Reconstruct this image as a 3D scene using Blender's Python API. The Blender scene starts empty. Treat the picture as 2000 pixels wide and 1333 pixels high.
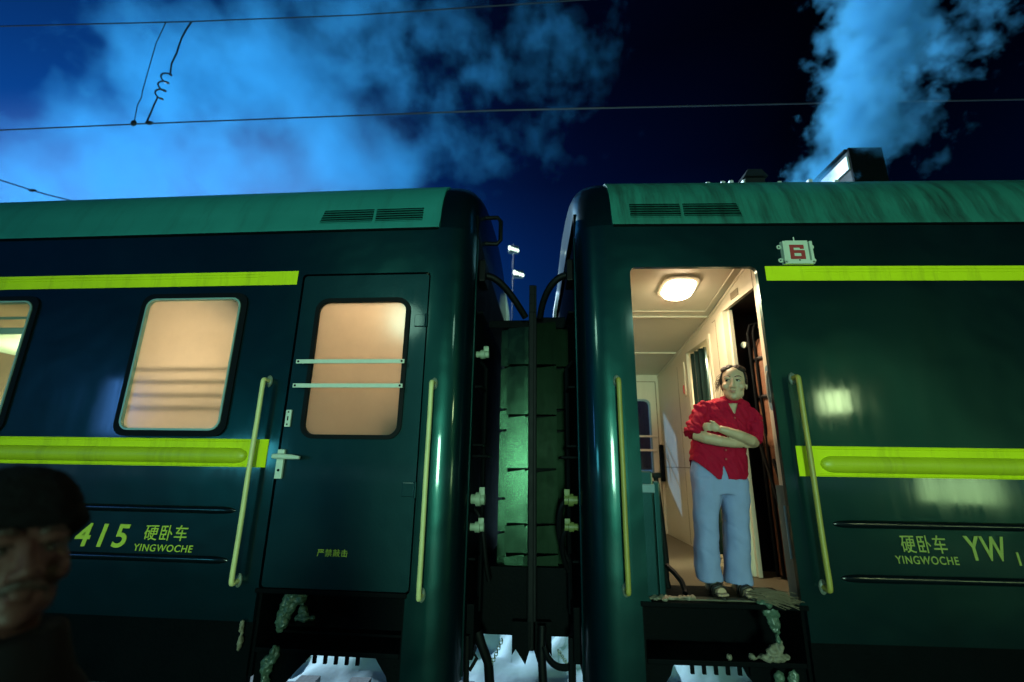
import bpy, bmesh, math, random
from mathutils import Vector, Matrix, noise, Euler
random.seed(7)
SC = bpy.context.scene
COL = SC.collection
R = math.radians

# ------------------------------------------------------------------ camera
CAM = Vector((0.12993206, -3.14731912, 1.74))
cx = Vector((0.99919653, 0.03730427, 0.01465192))
cy = Vector((-0.00444336, -0.26021735, 0.96553984))
cf = Vector((-0.03983144, 0.96482917, 0.25984252))
cd = bpy.data.cameras.new('camera')
cam = bpy.data.objects.new('camera', cd)
COL.objects.link(cam)
cam.matrix_world = Matrix(((cx.x, cy.x, -cf.x, CAM.x), (cx.y, cy.y, -cf.y, CAM.y), (cx.z, cy.z, -cf.z, CAM.z), (0, 0, 0, 1)))
cd.sensor_width = 36.0
cd.lens = 16.0
cd.clip_start = 0.05
cd.clip_end = 2000
cd.dof.use_dof = True
cd.dof.focus_distance = 3.3
cd.dof.aperture_fstop = 1.0
SC.camera = cam

# ------------------------------------------------------------------ exposure
SC.view_settings.view_transform = 'Standard'
SC.view_settings.look = 'None'
SC.view_settings.exposure = 0.0
SC.view_settings.gamma = 1.0
SC.render.engine = 'CYCLES'
SC.cycles.use_denoising = True
SC.cycles.max_bounces = 7
SC.cycles.diffuse_bounces = 3
SC.cycles.volume_bounces = 1
SC.cycles.transparent_max_bounces = 12
SC.cycles.sample_clamp_indirect = 4.0
SC.cycles.volume_step_rate = 1.0
SC.cycles.volume_max_steps = 96

# ------------------------------------------------------------------ night sky
W = bpy.data.worlds.new('World')
SC.world = W
W.use_nodes = True
wt = W.node_tree
wt.nodes.clear()


def nd(tree, kind, **kw):
    n = tree.nodes.new(kind)
    for k, v in kw.items():
        if k.startswith('i_'):
            n.inputs[k[2:]].default_value = v
        else:
            setattr(n, k, v)
    return n


def ramp(tree, stops):
    n = tree.nodes.new('ShaderNodeValToRGB')
    el = n.color_ramp.elements
    while len(el) < len(stops):
        el.new(0.5)
    for e, (p, c) in zip(el, stops):
        e.position = p
        e.color = (*c, 1) if len(c) == 3 else c
    return n


def math_(tree, op, a, b=None, clamp=False):
    n = tree.nodes.new('ShaderNodeMath')
    n.operation = op
    n.use_clamp = clamp
    for i, v in enumerate((a, b)):
        if v is None:
            continue
        if isinstance(v, (int, float)):
            n.inputs[i].default_value = v
        else:
            tree.links.new(v, n.inputs[i])
    return n.outputs[0]


def build_world():
    L = wt.links
    out = nd(wt, 'ShaderNodeOutputWorld')
    tc = nd(wt, 'ShaderNodeTexCoord')
    sep = nd(wt, 'ShaderNodeSeparateXYZ')
    L.new(tc.outputs['Generated'], sep.inputs[0])
    # base of the night sky: navy near the horizon, black overhead
    r = ramp(wt, [(0.0, (0.002, 0.006, 0.02)), (0.30, (0.0012, 0.021, 0.105)), (0.44, (0.0008, 0.012, 0.078)),
                  (0.56, (0.0006, 0.004, 0.032)), (0.72, (0.0005, 0.0014, 0.010))])
    L.new(sep.outputs['Z'], r.inputs[0])
    # town glow low in the west (towards -x), falling off with angle
    dot = nd(wt, 'ShaderNodeVectorMath', operation='DOT_PRODUCT')
    g = Vector((-0.70, 0.70, 0.26)).normalized()
    dot.inputs[1].default_value = g
    L.new(tc.outputs['Generated'], dot.inputs[0])
    gl = math_(wt, 'POWER', math_(wt, 'MAXIMUM', dot.outputs['Value'], 0.0), 11.0)
    glow = nd(wt, 'ShaderNodeMix', data_type='RGBA', blend_type='ADD')
    mul = nd(wt, 'ShaderNodeMix', data_type='RGBA', blend_type='MIX')
    mul.inputs[6].default_value = (0, 0, 0, 1)
    mul.inputs[7].default_value = (0.003, 0.075, 0.36, 1)
    L.new(gl, mul.inputs[0])
    glow.inputs[0].default_value = 1.0
    L.new(r.outputs[0], glow.inputs[6])
    L.new(mul.outputs[2], glow.inputs[7])
    # pale lamp haze low over the yard, strongest in the west
    lowr = nd(wt, 'ShaderNodeMapRange', interpolation_type='SMOOTHSTEP')
    lowr.inputs[1].default_value = 1.02
    lowr.inputs[2].default_value = 0.62
    L.new(math_(wt, 'DIVIDE', sep.outputs['Z'], math_(wt, 'MAXIMUM', sep.outputs['Y'], 0.05)), lowr.inputs[0])
    west = nd(wt, 'ShaderNodeMapRange', interpolation_type='SMOOTHSTEP')
    west.inputs[1].default_value = -0.18
    west.inputs[2].default_value = -0.52
    L.new(sep.outputs['X'], west.inputs[0])
    add2 = nd(wt, 'ShaderNodeMix', data_type='RGBA', blend_type='ADD')
    add2.inputs[7].default_value = (0.075, 0.15, 0.28, 1)
    north = nd(wt, 'ShaderNodeMapRange', interpolation_type='SMOOTHSTEP')
    north.inputs[1].default_value = 0.15
    north.inputs[2].default_value = 0.50
    L.new(sep.outputs['Y'], north.inputs[0])
    up = nd(wt, 'ShaderNodeMapRange', interpolation_type='SMOOTHSTEP')
    up.inputs[1].default_value = 0.0
    up.inputs[2].default_value = 0.15
    L.new(sep.outputs['Z'], up.inputs[0])
    L.new(math_(wt, 'MULTIPLY', math_(wt, 'MULTIPLY', lowr.outputs[0], west.outputs[0]), math_(wt, 'MULTIPLY', north.outputs[0], up.outputs[0])), add2.inputs[0])
    L.new(glow.outputs[2], add2.inputs[6])
    # right-hand side of the sky is darker
    dk = nd(wt, 'ShaderNodeMapRange')
    dk.inputs[1].default_value = -0.1
    dk.inputs[2].default_value = 0.45
    dk.inputs[3].default_value = 1.0
    dk.inputs[4].default_value = 0.10
    L.new(sep.outputs['X'], dk.inputs[0])
    fin = nd(wt, 'ShaderNodeVectorMath', operation='SCALE')
    L.new(add2.outputs[2], fin.inputs[0])
    L.new(dk.outputs[0], fin.inputs['Scale'])
    bg = nd(wt, 'ShaderNodeBackground')
    L.new(fin.outputs[0], bg.inputs[0])
    bg.inputs[1].default_value = 1.0
    L.new(bg.outputs[0], out.inputs[0])


build_world()

# ------------------------------------------------------------------ lamps of the station
DA = R(-2.473430726647802)          # the left carriage stands on a slight curve


def light(name, kind, loc, energy, color, aim=None, **kw):
    d = bpy.data.lights.new(name, kind)
    d.energy = energy
    d.color = color
    for k, v in kw.items():
        setattr(d, k, v)
    o = bpy.data.objects.new(name, d)
    COL.objects.link(o)
    o.location = loc
    if aim is not None:
        o.rotation_euler = (Vector(aim) - Vector(loc)).to_track_quat('-Z', 'Y').to_euler()
    return o


# yard floodlight far behind the train, to the left
sun = light('yard_floodlight', 'SUN', (-30, 30, 20), 5.0, (0.62, 0.86, 1.0), angle=R(0.6))
sun.rotation_euler = Vector((0.70, -0.62, -0.46)).to_track_quat('-Z', 'Y').to_euler()
# lit entrance of the station building across the platform: the main light on the train
light('station_entrance_light', 'AREA', (0.3, -9.5, 1.80), 470, (0.52, 1.0, 0.70), aim=(0.2, 0, 1.9), shape='RECTANGLE', size=1.0, size_y=1.2)
# lamps over the platform, left and right
light('platform_lamp_light', 'SPOT', (-2.5, -4.4, 4.2), 80, (0.50, 1.0, 0.74), aim=(0.0, 0, 3.3), spot_size=R(100), spot_blend=0.9, shadow_soft_size=0.3)
light('platform_lamp_light', 'SPOT', (2.2, -4.6, 4.2), 45, (0.52, 1.0, 0.72), aim=(1.6, 0, 3.3), spot_size=R(76), spot_blend=0.9, shadow_soft_size=0.3)
# unseen spot added beyond the train to brighten the chimney steam
light('steam_fill_spot', 'SPOT', (-5.0, 10.0, 6.0), 17000, (0.55, 0.85, 1.0), aim=(4.0, 1.4, 5.8), spot_size=R(34), spot_blend=0.6, shadow_soft_size=0.3)
light('station_window_light', 'AREA', (8.7, -10, 3.55), 62, (0.72, 1.0, 0.46), aim=(2.2, 0, 2.2), shape='RECTANGLE', size=0.7, size_y=0.6)
light('station_window_light', 'AREA', (11.5, -10, 1.25), 52, (0.60, 1.0, 0.42), aim=(2.9, 0, 1.6), shape='RECTANGLE', size=1.6, size_y=0.7)
light('station_window_light', 'AREA', (-9.0, -9.5, 1.9), 55, (0.10, 0.75, 0.95), aim=(-2.5, 0, 1.8), shape='RECTANGLE', size=1.6, size_y=0.7)
light('station_sign_light', 'AREA', (-13.0, -9.0, 3.2), 40, (0.10, 0.35, 1.0), aim=(-3.0, 0, 2.0), shape='RECTANGLE', size=0.6, size_y=1.6)


# ------------------------------------------------------------------ helpers
class MB:
    """collects faces for one mesh"""
    def __init__(self):
        self.v = []
        self.f = []

    def add(self, vs, fs):
        o = len(self.v)
        self.v += [Vector(p) for p in vs]
        self.f += [tuple(i + o for i in q) for q in fs]
        return self

    def box(self, x0, x1, y0, y1, z0, z1):
        return self.add([(x0, y0, z0), (x1, y0, z0), (x1, y1, z0), (x0, y1, z0), (x0, y0, z1), (x1, y0, z1), (x1, y1, z1), (x0, y1, z1)],
                        [(0, 3, 2, 1), (4, 5, 6, 7), (0, 1, 5, 4), (1, 2, 6, 5), (2, 3, 7, 6), (3, 0, 4, 7)])

    def bbox(self, x0, x1, y0, y1, z0, z1, b=0.006):
        """box with bevelled edges"""
        bm = bmesh.new()
        bmesh.ops.create_cube(bm, size=1.0)
        for v in bm.verts:
            v.co = Vector(((x0 + x1) / 2 + v.co.x * (x1 - x0), (y0 + y1) / 2 + v.co.y * (y1 - y0), (z0 + z1) / 2 + v.co.z * (z1 - z0)))
        bmesh.ops.bevel(bm, geom=list(bm.edges), offset=b, segments=2, affect='EDGES', profile=0.6)
        bm.verts.index_update()
        self.add([v.co.copy() for v in bm.verts], [[v.index for v in f.verts] for f in bm.faces])
        bm.free()
        return self

    def loft(self, rings, cap=True, close=True):
        n = len(rings[0])
        vs = [p for r_ in rings for p in r_]
        fs = []
        for k in range(len(rings) - 1):
            for i in range(n if close else n - 1):
                j = (i + 1) % n
                fs.append((k * n + i, k * n + j, (k + 1) * n + j, (k + 1) * n + i))
        if cap:
            fs.append(tuple(range(n))[::-1])
            fs.append(tuple((len(rings) - 1) * n + i for i in range(n)))
        return self.add(vs, fs)

    def tube(self, pts, r, n=10, cap=True):
        pts = [Vector(p) for p in pts]
        rr = r if isinstance(r, (list, tuple)) else [r] * len(pts)
        rings = []
        up = None
        for i, p in enumerate(pts):
            t = (pts[min(i + 1, len(pts) - 1)] - pts[max(i - 1, 0)]).normalized()
            if up is None:
                up = Vector((0, 0, 1)) if abs(t.z) < 0.9 else Vector((0, 1, 0))
            a = t.cross(up).normalized()
            b = a.cross(t).normalized()
            up = b
            rings.append([p + a * math.cos(2 * math.pi * k / n) * rr[i] + b * math.sin(2 * math.pi * k / n) * rr[i] for k in range(n)])
        return self.loft(rings, cap)

    def ell(self, c, r, rot=None, sub=3):
        bm = bmesh.new()
        bmesh.ops.create_icosphere(bm, subdivisions=sub, radius=1)
        c = Vector(c)
        r = r if isinstance(r, (list, tuple)) else (r, r, r)
        M = rot.to_matrix() if isinstance(rot, Euler) else rot
        bm.verts.index_update()
        vs = []
        for v in bm.verts:
            p = Vector((v.co.x * r[0], v.co.y * r[1], v.co.z * r[2]))
            vs.append(c + (M @ p if M else p))
        self.add(vs, [[v.index for v in f.verts] for f in bm.faces])
        bm.free()
        return self

    def torus(self, c, axis, Rr, r, n=20, m=8, sx=1.0):
        c = Vector(c)
        q = Vector((0, 0, 1)).rotation_difference(Vector(axis).normalized())
        rings = []
        for i in range(n):
            a = 2 * math.pi * i / n
            rings.append([c + q @ Vector(((Rr + r * math.cos(b)) * math.cos(a) * sx, (Rr + r * math.cos(b)) * math.sin(a), r * math.sin(b)))
                          for b in [2 * math.pi * k / m for k in range(m)]])
        vs = [p for r_ in rings for p in r_]
        fs = [(i * m + k, i * m + (k + 1) % m, ((i + 1) % n) * m + (k + 1) % m, ((i + 1) % n) * m + k) for i in range(n) for k in range(m)]
        return self.add(vs, fs)

    def cyl(self, p0, p1, r, n=16):
        return self.tube([p0, p1], r, n)

    def plate(self, outer, holes, fn, t):
        """flat plate with holes: outer / holes are 2-D loops, fn(a, b, depth) -> point, t thickness"""
        bm = bmesh.new()
        loops = []
        edges = []
        for lp in [outer] + holes:
            vs = [bm.verts.new((a, b, 0)) for a, b in lp]
            loops.append(vs)
            for i in range(len(vs)):
                edges.append(bm.edges.new((vs[i], vs[(i + 1) % len(vs)])))
        bmesh.ops.triangle_fill(bm, use_beauty=True, use_dissolve=False, edges=edges)
        bm.verts.index_update()
        n = len(bm.verts)
        co = [v.co.copy() for v in bm.verts]
        fs = [[v.index for v in f.verts] for f in bm.faces]
        vs = [fn(c.x, c.y, 0.0) for c in co] + [fn(c.x, c.y, t) for c in co]
        allf = [tuple(f) for f in fs] + [tuple(i + n for i in f[::-1]) for f in fs]
        for lp in loops:
            ix = [v.index for v in lp]
            for i in range(len(ix)):
                a, b = ix[i], ix[(i + 1) % len(ix)]
                allf.append((a, b, b + n, a + n))
        bm.free()
        return self.add(vs, allf)

    def mesh(self, off=None, flip=True):
        me = bpy.data.meshes.new('m')
        o = Vector(off) if off is not None else Vector((0, 0, 0))
        me.from_pydata([v - o for v in self.v], [], self.f)
        if flip:
            bm = bmesh.new()
            bm.from_mesh(me)
            bmesh.ops.recalc_face_normals(bm, faces=bm.faces)
            bm.to_mesh(me)
            bm.free()
        return me

    def build(self, name, mat, parent=None, off=None, smooth=False):
        me = self.mesh(off)
        return link(name, me, mat, parent, smooth)


def link(name, me, mat, parent=None, smooth=False):
    me.name = name
    o = bpy.data.objects.new(name, me)
    COL.objects.link(o)
    if mat is not None:
        me.materials.clear()
        me.materials.append(mat)
    if parent is not None:
        o.parent = parent
    if smooth:
        me.polygons.foreach_set('use_smooth', [True] * len(me.polygons))
        if smooth != 'full':
            try:
                me.set_sharp_from_angle(angle=R(38))
            except Exception:
                pass
    return o


def remesh(mb, voxel, smooth=6, fac=0.5):
    """one continuous surface out of overlapping shapes"""
    me = mb.mesh()
    o = bpy.data.objects.new('tmp', me)
    COL.objects.link(o)
    m = o.modifiers.new('r', 'REMESH')
    m.mode = 'VOXEL'
    m.voxel_size = voxel
    if smooth:
        s = o.modifiers.new('s', 'SMOOTH')
        s.iterations = smooth
        s.factor = fac
    dg = bpy.context.evaluated_depsgraph_get()
    dg.update()
    res = bpy.data.meshes.new_from_object(o.evaluated_get(dg))
    bpy.data.objects.remove(o)
    return res


def wrinkle(me, fn):
    me.update()
    nr = [v.normal.copy() for v in me.vertices]
    for v, n in zip(me.vertices, nr):
        v.co = v.co + n * fn(v.co)
    me.update()


def tag(o, label, cat, group=None, kind=None):
    if label:
        o['label'] = label
    if cat:
        o['category'] = cat
    if group:
        o['group'] = group
    if kind:
        o['kind'] = kind
    return o


def empty(name, loc, label=None, cat=None, group=None, rz=0.0):
    o = bpy.data.objects.new(name, None)
    COL.objects.link(o)
    o.location = loc
    o.rotation_euler = (0, 0, rz)
    o.empty_display_size = 0.2
    return tag(o, label, cat, group)


def rrect(a0, a1, b0, b1, r, n=5):
    pts = []
    for (cx_, cy_, st) in ((a1 - r, b1 - r, 0), (a0 + r, b1 - r, 90), (a0 + r, b0 + r, 180), (a1 - r, b0 + r, 270)):
        for k in range(n + 1):
            t = R(st + 90 * k / n)
            pts.append((cx_ + r * math.cos(t), cy_ + r * math.sin(t)))
    return pts


def bez(p0, p1, p2, p3, n=12):
    out = []
    for i in range(n + 1):
        t = i / n
        out.append(Vector(p0) * (1 - t) ** 3 + Vector(p1) * 3 * t * (1 - t) ** 2 + Vector(p2) * 3 * t * t * (1 - t) + Vector(p3) * t ** 3)
    return out


# ------------------------------------------------------------------ materials
def mat(name, color, rough=0.5, metal=0.0, tint=(1, 1, 1), var=0.25, nscale=6.0, bump=0.0, bscale=40.0, streak=0.0, streak_col=(0.01, 0.012, 0.012), coat=0.0, spec=0.5, stretch=(1, 1, 1), rvar=0.15, wave=0.0, thr=(0.5, 0.75)):
    m = bpy.data.materials.new(name)
    m.use_nodes = True
    t = m.node_tree
    b = t.nodes['Principled BSDF']
    L = t.links
    tc = nd(t, 'ShaderNodeTexCoord')
    mp = nd(t, 'ShaderNodeMapping')
    mp.inputs['Scale'].default_value = stretch
    L.new(tc.outputs['Object'], mp.inputs[0])
    n1 = nd(t, 'ShaderNodeTexNoise')
    n1.inputs['Scale'].default_value = nscale
    n1.inputs['Detail'].default_value = 6
    n1.inputs['Roughness'].default_value = 0.62
    L.new(mp.outputs[0], n1.inputs[0])
    mix = nd(t, 'ShaderNodeMix', data_type='RGBA')
    mix.inputs[6].default_value = (*[c * (1 - var) for c in color], 1)
    mix.inputs[7].default_value = (*[min(1, c * (1 + var)) for c in color], 1)
    L.new(n1.outputs[0], mix.inputs[0])
    col = mix.outputs[2]
    if streak > 0:
        mp2 = nd(t, 'ShaderNodeMapping')
        mp2.inputs['Scale'].default_value = (9.0, 1.5, 0.9)
        mp2.inputs['Rotation'].default_value = (0, R(14), 0)
        L.new(tc.outputs['Object'], mp2.inputs[0])
        n2 = nd(t, 'ShaderNodeTexNoise')
        n2.inputs['Scale'].default_value = 1.0
        n2.inputs['Detail'].default_value = 8
        n2.inputs['Roughness'].default_value = 0.7
        L.new(mp2.outputs[0], n2.inputs[0])
        rp = ramp(t, [(thr[0], (0, 0, 0)), (thr[1], (1, 1, 1))])
        L.new(n2.outputs[0], rp.inputs[0])
        mx = nd(t, 'ShaderNodeMix', data_type='RGBA')
        mx.inputs[7].default_value = (*streak_col, 1)
        L.new(math_(t, 'MULTIPLY', rp.outputs[0], streak), mx.inputs[0])
        L.new(col, mx.inputs[6])
        col = mx.outputs[2]
    if streak > 0 and coat > 0:
        cr_ = nd(t, 'ShaderNodeMapRange')
        cr_.inputs[1].default_value = 0.35
        cr_.inputs[2].default_value = 0.70
        cr_.inputs[3].default_value = 0.04
        cr_.inputs[4].default_value = 0.15
        L.new(n2.outputs[0], cr_.inputs[0])
        L.new(cr_.outputs[0], b.inputs['Coat Roughness'])
    L.new(col, b.inputs['Base Color'])
    rr = nd(t, 'ShaderNodeMapRange')
    rr.inputs[3].default_value = max(0.02, rough - rvar)
    rr.inputs[4].default_value = min(1.0, rough + rvar)
    L.new(n1.outputs[0], rr.inputs[0])
    L.new(rr.outputs[0], b.inputs['Roughness'])
    b.inputs['Metallic'].default_value = metal
    b.inputs['Coat Weight'].default_value = coat
    b.inputs['Coat Roughness'].default_value = 0.11
    b.inputs['Coat Tint'].default_value = (1, 1, 1, 1)
    b.inputs['Specular IOR Level'].default_value = spec
    b.inputs['Specular Tint'].default_value = (*tint, 1)
    last = None
    if bump > 0:
        n3 = nd(t, 'ShaderNodeTexNoise')
        n3.inputs['Scale'].default_value = bscale
        n3.inputs['Detail'].default_value = 4
        L.new(tc.outputs['Object'], n3.inputs[0])
        bp = nd(t, 'ShaderNodeBump')
        bp.inputs['Strength'].default_value = bump
        bp.inputs['Distance'].default_value = 0.01
        L.new(n3.outputs[0], bp.inputs['Height'])
        last = bp
    if wave > 0:                                   # the slow dents of sheet metal
        n4 = nd(t, 'ShaderNodeTexNoise')
        n4.inputs['Scale'].default_value = 2.2
        n4.inputs['Detail'].default_value = 2
        L.new(tc.outputs['Object'], n4.inputs[0])
        bp = nd(t, 'ShaderNodeBump')
        bp.inputs['Strength'].default_value = wave
        bp.inputs['Distance'].default_value = 0.05
        L.new(n4.outputs[0], bp.inputs['Height'])
        if last:
            L.new(last.outputs[0], bp.inputs['Normal'])
        last = bp
    if last:
        L.new(last.outputs[0], b.inputs['Normal'])
    return m


def emit(name, color, strength):
    m = bpy.data.materials.new(name)
    m.use_nodes = True
    t = m.node_tree
    b = t.nodes['Principled BSDF']
    b.inputs['Base Color'].default_value = (0.8, 0.8, 0.75, 1)
    b.inputs['Emission Color'].default_value = (*color, 1)
    b.inputs['Emission Strength'].default_value = strength
    return m


def glass(name, tint=(1, 1, 1), gloss=0.1, rough=0.02):
    m = bpy.data.materials.new(name)
    m.use_nodes = True
    t = m.node_tree
    t.nodes.remove(t.nodes['Principled BSDF'])
    out = t.nodes['Material Output']
    tr = nd(t, 'ShaderNodeBsdfTransparent')
    tr.inputs[0].default_value = (*tint, 1)
    gl = nd(t, 'ShaderNodeBsdfGlossy')
    gl.inputs['Roughness'].default_value = rough
    mx = nd(t, 'ShaderNodeMixShader')
    fr = nd(t, 'ShaderNodeLayerWeight')
    fr.inputs[0].default_value = 0.5
    t.links.new(math_(t, 'ADD', math_(t, 'MULTIPLY', math_(t, 'POWER', fr.outputs['Facing'], 4.0), 0.6), gloss * 0.5, True), mx.inputs[0])
    t.links.new(tr.outputs[0], mx.inputs[1])
    t.links.new(gl.outputs[0], mx.inputs[2])
    t.links.new(mx.outputs[0], out.inputs[0])
    return m


def frosted(name, color):
    m = bpy.data.materials.new(name)
    m.use_nodes = True
    t = m.node_tree
    t.nodes.remove(t.nodes['Principled BSDF'])
    out = t.nodes['Material Output']
    n1 = nd(t, 'ShaderNodeTexNoise')
    n1.inputs['Scale'].default_value = 5.0
    n1.inputs['Detail'].default_value = 9
    n1.inputs['Roughness'].default_value = 0.72
    tc = nd(t, 'ShaderNodeTexCoord')
    t.links.new(tc.outputs['Object'], n1.inputs[0])
    mix = nd(t, 'ShaderNodeMix', data_type='RGBA')
    mix.inputs[6].default_value = (*[c * 0.78 for c in color], 1)
    mix.inputs[7].default_value = (*color, 1)
    t.links.new(n1.outputs[0], mix.inputs[0])
    tl = nd(t, 'ShaderNodeBsdfTranslucent')
    df = nd(t, 'ShaderNodeBsdfDiffuse')
    df.inputs[0].default_value = (0.22, 0.24, 0.22, 1)
    t.links.new(mix.outputs[2], tl.inputs[0])
    m1 = nd(t, 'ShaderNodeMixShader')
    m1.inputs[0].default_value = 0.25
    t.links.new(tl.outputs[0], m1.inputs[1])
    t.links.new(df.outputs[0], m1.inputs[2])
    gl = nd(t, 'ShaderNodeBsdfGlossy')
    gl.inputs['Roughness'].default_value = 0.15
    m2 = nd(t, 'ShaderNodeMixShader')
    m2.inputs[0].default_value = 0.05
    t.links.new(m1.outputs[0], m2.inputs[1])
    t.links.new(gl.outputs[0], m2.inputs[2])
    t.links.new(m2.outputs[0], out.inputs[0])
    return m


M = {}
M['body'] = mat('dark_green_paint', (0.0005, 0.0038, 0.0072), 0.34, tint=(0.20, 0.98, 0.85), spec=0.42, var=0.45, nscale=1.6, bump=0.05, bscale=90, streak=0.5, streak_col=(0.0006, 0.003, 0.004), wave=0.22, rvar=0.06, coat=0.55)
M['door'] = mat('door_paint', (0.0006, 0.0045, 0.0065), 0.40, spec=0.45, coat=0.25, tint=(0.28, 0.95, 1.0), var=0.4, nscale=2.0, bump=0.06, bscale=70, streak=0.5, streak_col=(0.002, 0.006, 0.006), wave=0.14, rvar=0.10)
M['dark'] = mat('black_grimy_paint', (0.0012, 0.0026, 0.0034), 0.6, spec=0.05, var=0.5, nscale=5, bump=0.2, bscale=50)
M['rib'] = mat('dark_rib_paint', (0.0012, 0.005, 0.007), 0.2, var=0.3)
M['roof'] = mat('grey_green_roof_paint', (0.020, 0.21, 0.185), 0.5, var=0.18, nscale=2.5, bump=0.08, bscale=60, streak=0.5, streak_col=(0.015, 0.10, 0.085), wave=0.12, rvar=0.08)
M['roof_dirty'] = mat('sooty_roof_paint', (0.018, 0.175, 0.135), 0.55, var=0.22, nscale=2.5, bump=0.1, bscale=60, streak=0.9, streak_col=(0.010, 0.040, 0.032), wave=0.12, rvar=0.08, thr=(0.42, 0.66))
M['yellow'] = mat('yellow_stripe_paint', (0.68, 0.80, 0.006), 0.5, spec=0.2, var=0.14, nscale=5, streak=0.45, streak_col=(0.2, 0.22, 0.02), bump=0.04, wave=0.05)
M['yellow_dirty'] = mat('worn_yellow_paint', (0.48, 0.56, 0.012), 0.42, var=0.16, nscale=5, streak=0.45, streak_col=(0.14, 0.16, 0.03), bump=0.06)
M['rail'] = mat('cream_rail_paint', (0.72, 0.70, 0.30), 0.38, var=0.2, nscale=14, streak=0.3, streak_col=(0.25, 0.22, 0.1), bump=0.1, bscale=120)
M['rail_old'] = mat('yellow_rail_paint', (0.36, 0.32, 0.06), 0.42, var=0.25, nscale=14, streak=0.4, streak_col=(0.2, 0.15, 0.05), bump=0.1, bscale=120)
M['letter'] = mat('yellow_lettering', (0.52, 0.62, 0.05), 0.5, var=0.12, nscale=30)
M['letter_dull'] = mat('dull_yellow_lettering', (0.30, 0.36, 0.07), 0.5, var=0.35, nscale=40)  # duller, more mottled yellow for the right carriage
M['metal'] = mat('pale_fitting_paint', (0.62, 0.70, 0.58), 0.42, var=0.15, nscale=25, bump=0.05)
M['bracket'] = mat('dull_bracket_paint', (0.14, 0.17, 0.13), 0.45, var=0.4, nscale=30, bump=0.1)
M['socket'] = mat('dirty_yellow_socket', (0.15, 0.18, 0.05), 0.5, var=0.4, nscale=25)
M['socketpale'] = mat('dirty_pale_socket', (0.30, 0.38, 0.27), 0.5, var=0.4, nscale=25)
M['steel'] = mat('bare_steel', (0.45, 0.5, 0.48), 0.35, 0.7, var=0.3, nscale=20)
M['rubber'] = mat('black_rubber', (0.002, 0.0028, 0.0034), 0.55, spec=0.15, var=0.3, nscale=20)
M['trim'] = mat('aluminium_trim', (0.28, 0.42, 0.36), 0.35, 0.2, var=0.15, nscale=15)
M['bellows'] = mat('grey_green_steel_plate', (0.026, 0.060, 0.036), 0.20, 0.92, spec=0.1, var=0.6, nscale=9, bump=0.10, bscale=160, streak=0.7, streak_col=(0.015, 0.03, 0.02), rvar=0.06)
M['bellows_dark'] = mat('dark_steel_plate', (0.003, 0.009, 0.004), 0.42, 0.5, spec=0.04, var=0.45, nscale=6, bump=0.05, bscale=45, streak=0.6, streak_col=(0.001, 0.002, 0.001))  # darker, duller plates for the right carriage
M['cream'] = mat('cream_wall_panel', (0.60, 0.54, 0.42), 0.36, var=0.10, nscale=3, bump=0.03, streak=0.35, streak_col=(0.34, 0.28, 0.19))
M['ceiling'] = mat('cream_ceiling_panel', (0.52, 0.47, 0.37), 0.42, var=0.08, nscale=2)
M['seam'] = mat('panel_seam', (0.20, 0.16, 0.10), 0.6, var=0.2)
M['floor'] = mat('worn_vestibule_floor', (0.11, 0.095, 0.06), 0.6, var=0.5, nscale=9, bump=0.15)
M['blackgear'] = mat('black_boiler_room', (0.010, 0.009, 0.010), 0.5, var=0.4, nscale=8)
M['copper'] = mat('rusty_boiler_shell', (0.20, 0.09, 0.05), 0.45, 0.2, var=0.8, nscale=7, bump=0.15)
M['red'] = mat('red_paint', (0.5, 0.02, 0.03), 0.4, var=0.15)
M['sign'] = mat('pale_sign_enamel', (0.56, 0.64, 0.50), 0.4, var=0.12, nscale=14, streak=0.2, streak_col=(0.25, 0.28, 0.2))
M['signred'] = mat('sign_red', (0.36, 0.03, 0.03), 0.5, var=0.2, nscale=25)
M['ice'] = mat('dirty_ice', (0.07, 0.12, 0.085), 0.35, var=0.5, nscale=12, bump=0.5, bscale=25)
M['icewarm'] = mat('dirty_snow_crust', (0.20, 0.18, 0.13), 0.6, var=0.5, nscale=16, bump=0.6, bscale=30)
M['straw'] = mat('straw_bristles', (0.20, 0.155, 0.10), 0.7, var=0.4, nscale=30)
M['pane_frost'] = frosted('frosted_pane', (0.92, 0.80, 0.64))
M['glass'] = glass('clear_pane', (0.9, 0.95, 0.92), 0.08)
M['glassblue'] = glass('night_pane', (0.45, 0.58, 0.70), 0.10)
M['jamb'] = mat('blue_grey_jamb_steel', (0.10, 0.17, 0.19), 0.35, 0.3, var=0.3, nscale=6)
M['handhold'] = mat('blue_grey_recess', (0.13, 0.22, 0.27), 0.4, var=0.15)
M['lamp'] = emit('lamp_diffuser', (1.0, 0.78, 0.50), 26.0)
M['bulb'] = emit('floodlight_lens', (0.72, 0.95, 0.74), 4.0)
M['wire'] = mat('dark_wire', (0.012, 0.02, 0.03), 0.5)
M['snow'] = mat('snow', (0.50, 0.68, 0.74), 0.75, var=0.3, nscale=3, bump=0.5, bscale=9)
M['ballast'] = mat('snowy_ballast', (0.16, 0.17, 0.18), 0.85, var=0.6, nscale=12, bump=0.6, bscale=30)
M['asphalt'] = mat('platform_asphalt', (0.05, 0.055, 0.055), 0.8, var=0.4, nscale=4, bump=0.3, bscale=60)
M['cowl'] = mat('shaded_cowl', (0.008, 0.011, 0.013), 0.6, var=0.4, spec=0.2)  # dark tone carries the shade on the faces turned from the backlight
M['chimneywhite'] = mat('galvanised_cowl', (0.55, 0.58, 0.6), 0.45, 0.2, var=0.15, nscale=8)
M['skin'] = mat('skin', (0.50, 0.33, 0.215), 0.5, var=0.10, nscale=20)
M['skin_man'] = mat('shaded_weathered_skin', (0.042, 0.015, 0.012), 0.55, spec=0.25, var=0.35, nscale=9, bump=0.08, bscale=60)  # skin darkened to carry the shade on his face
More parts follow.
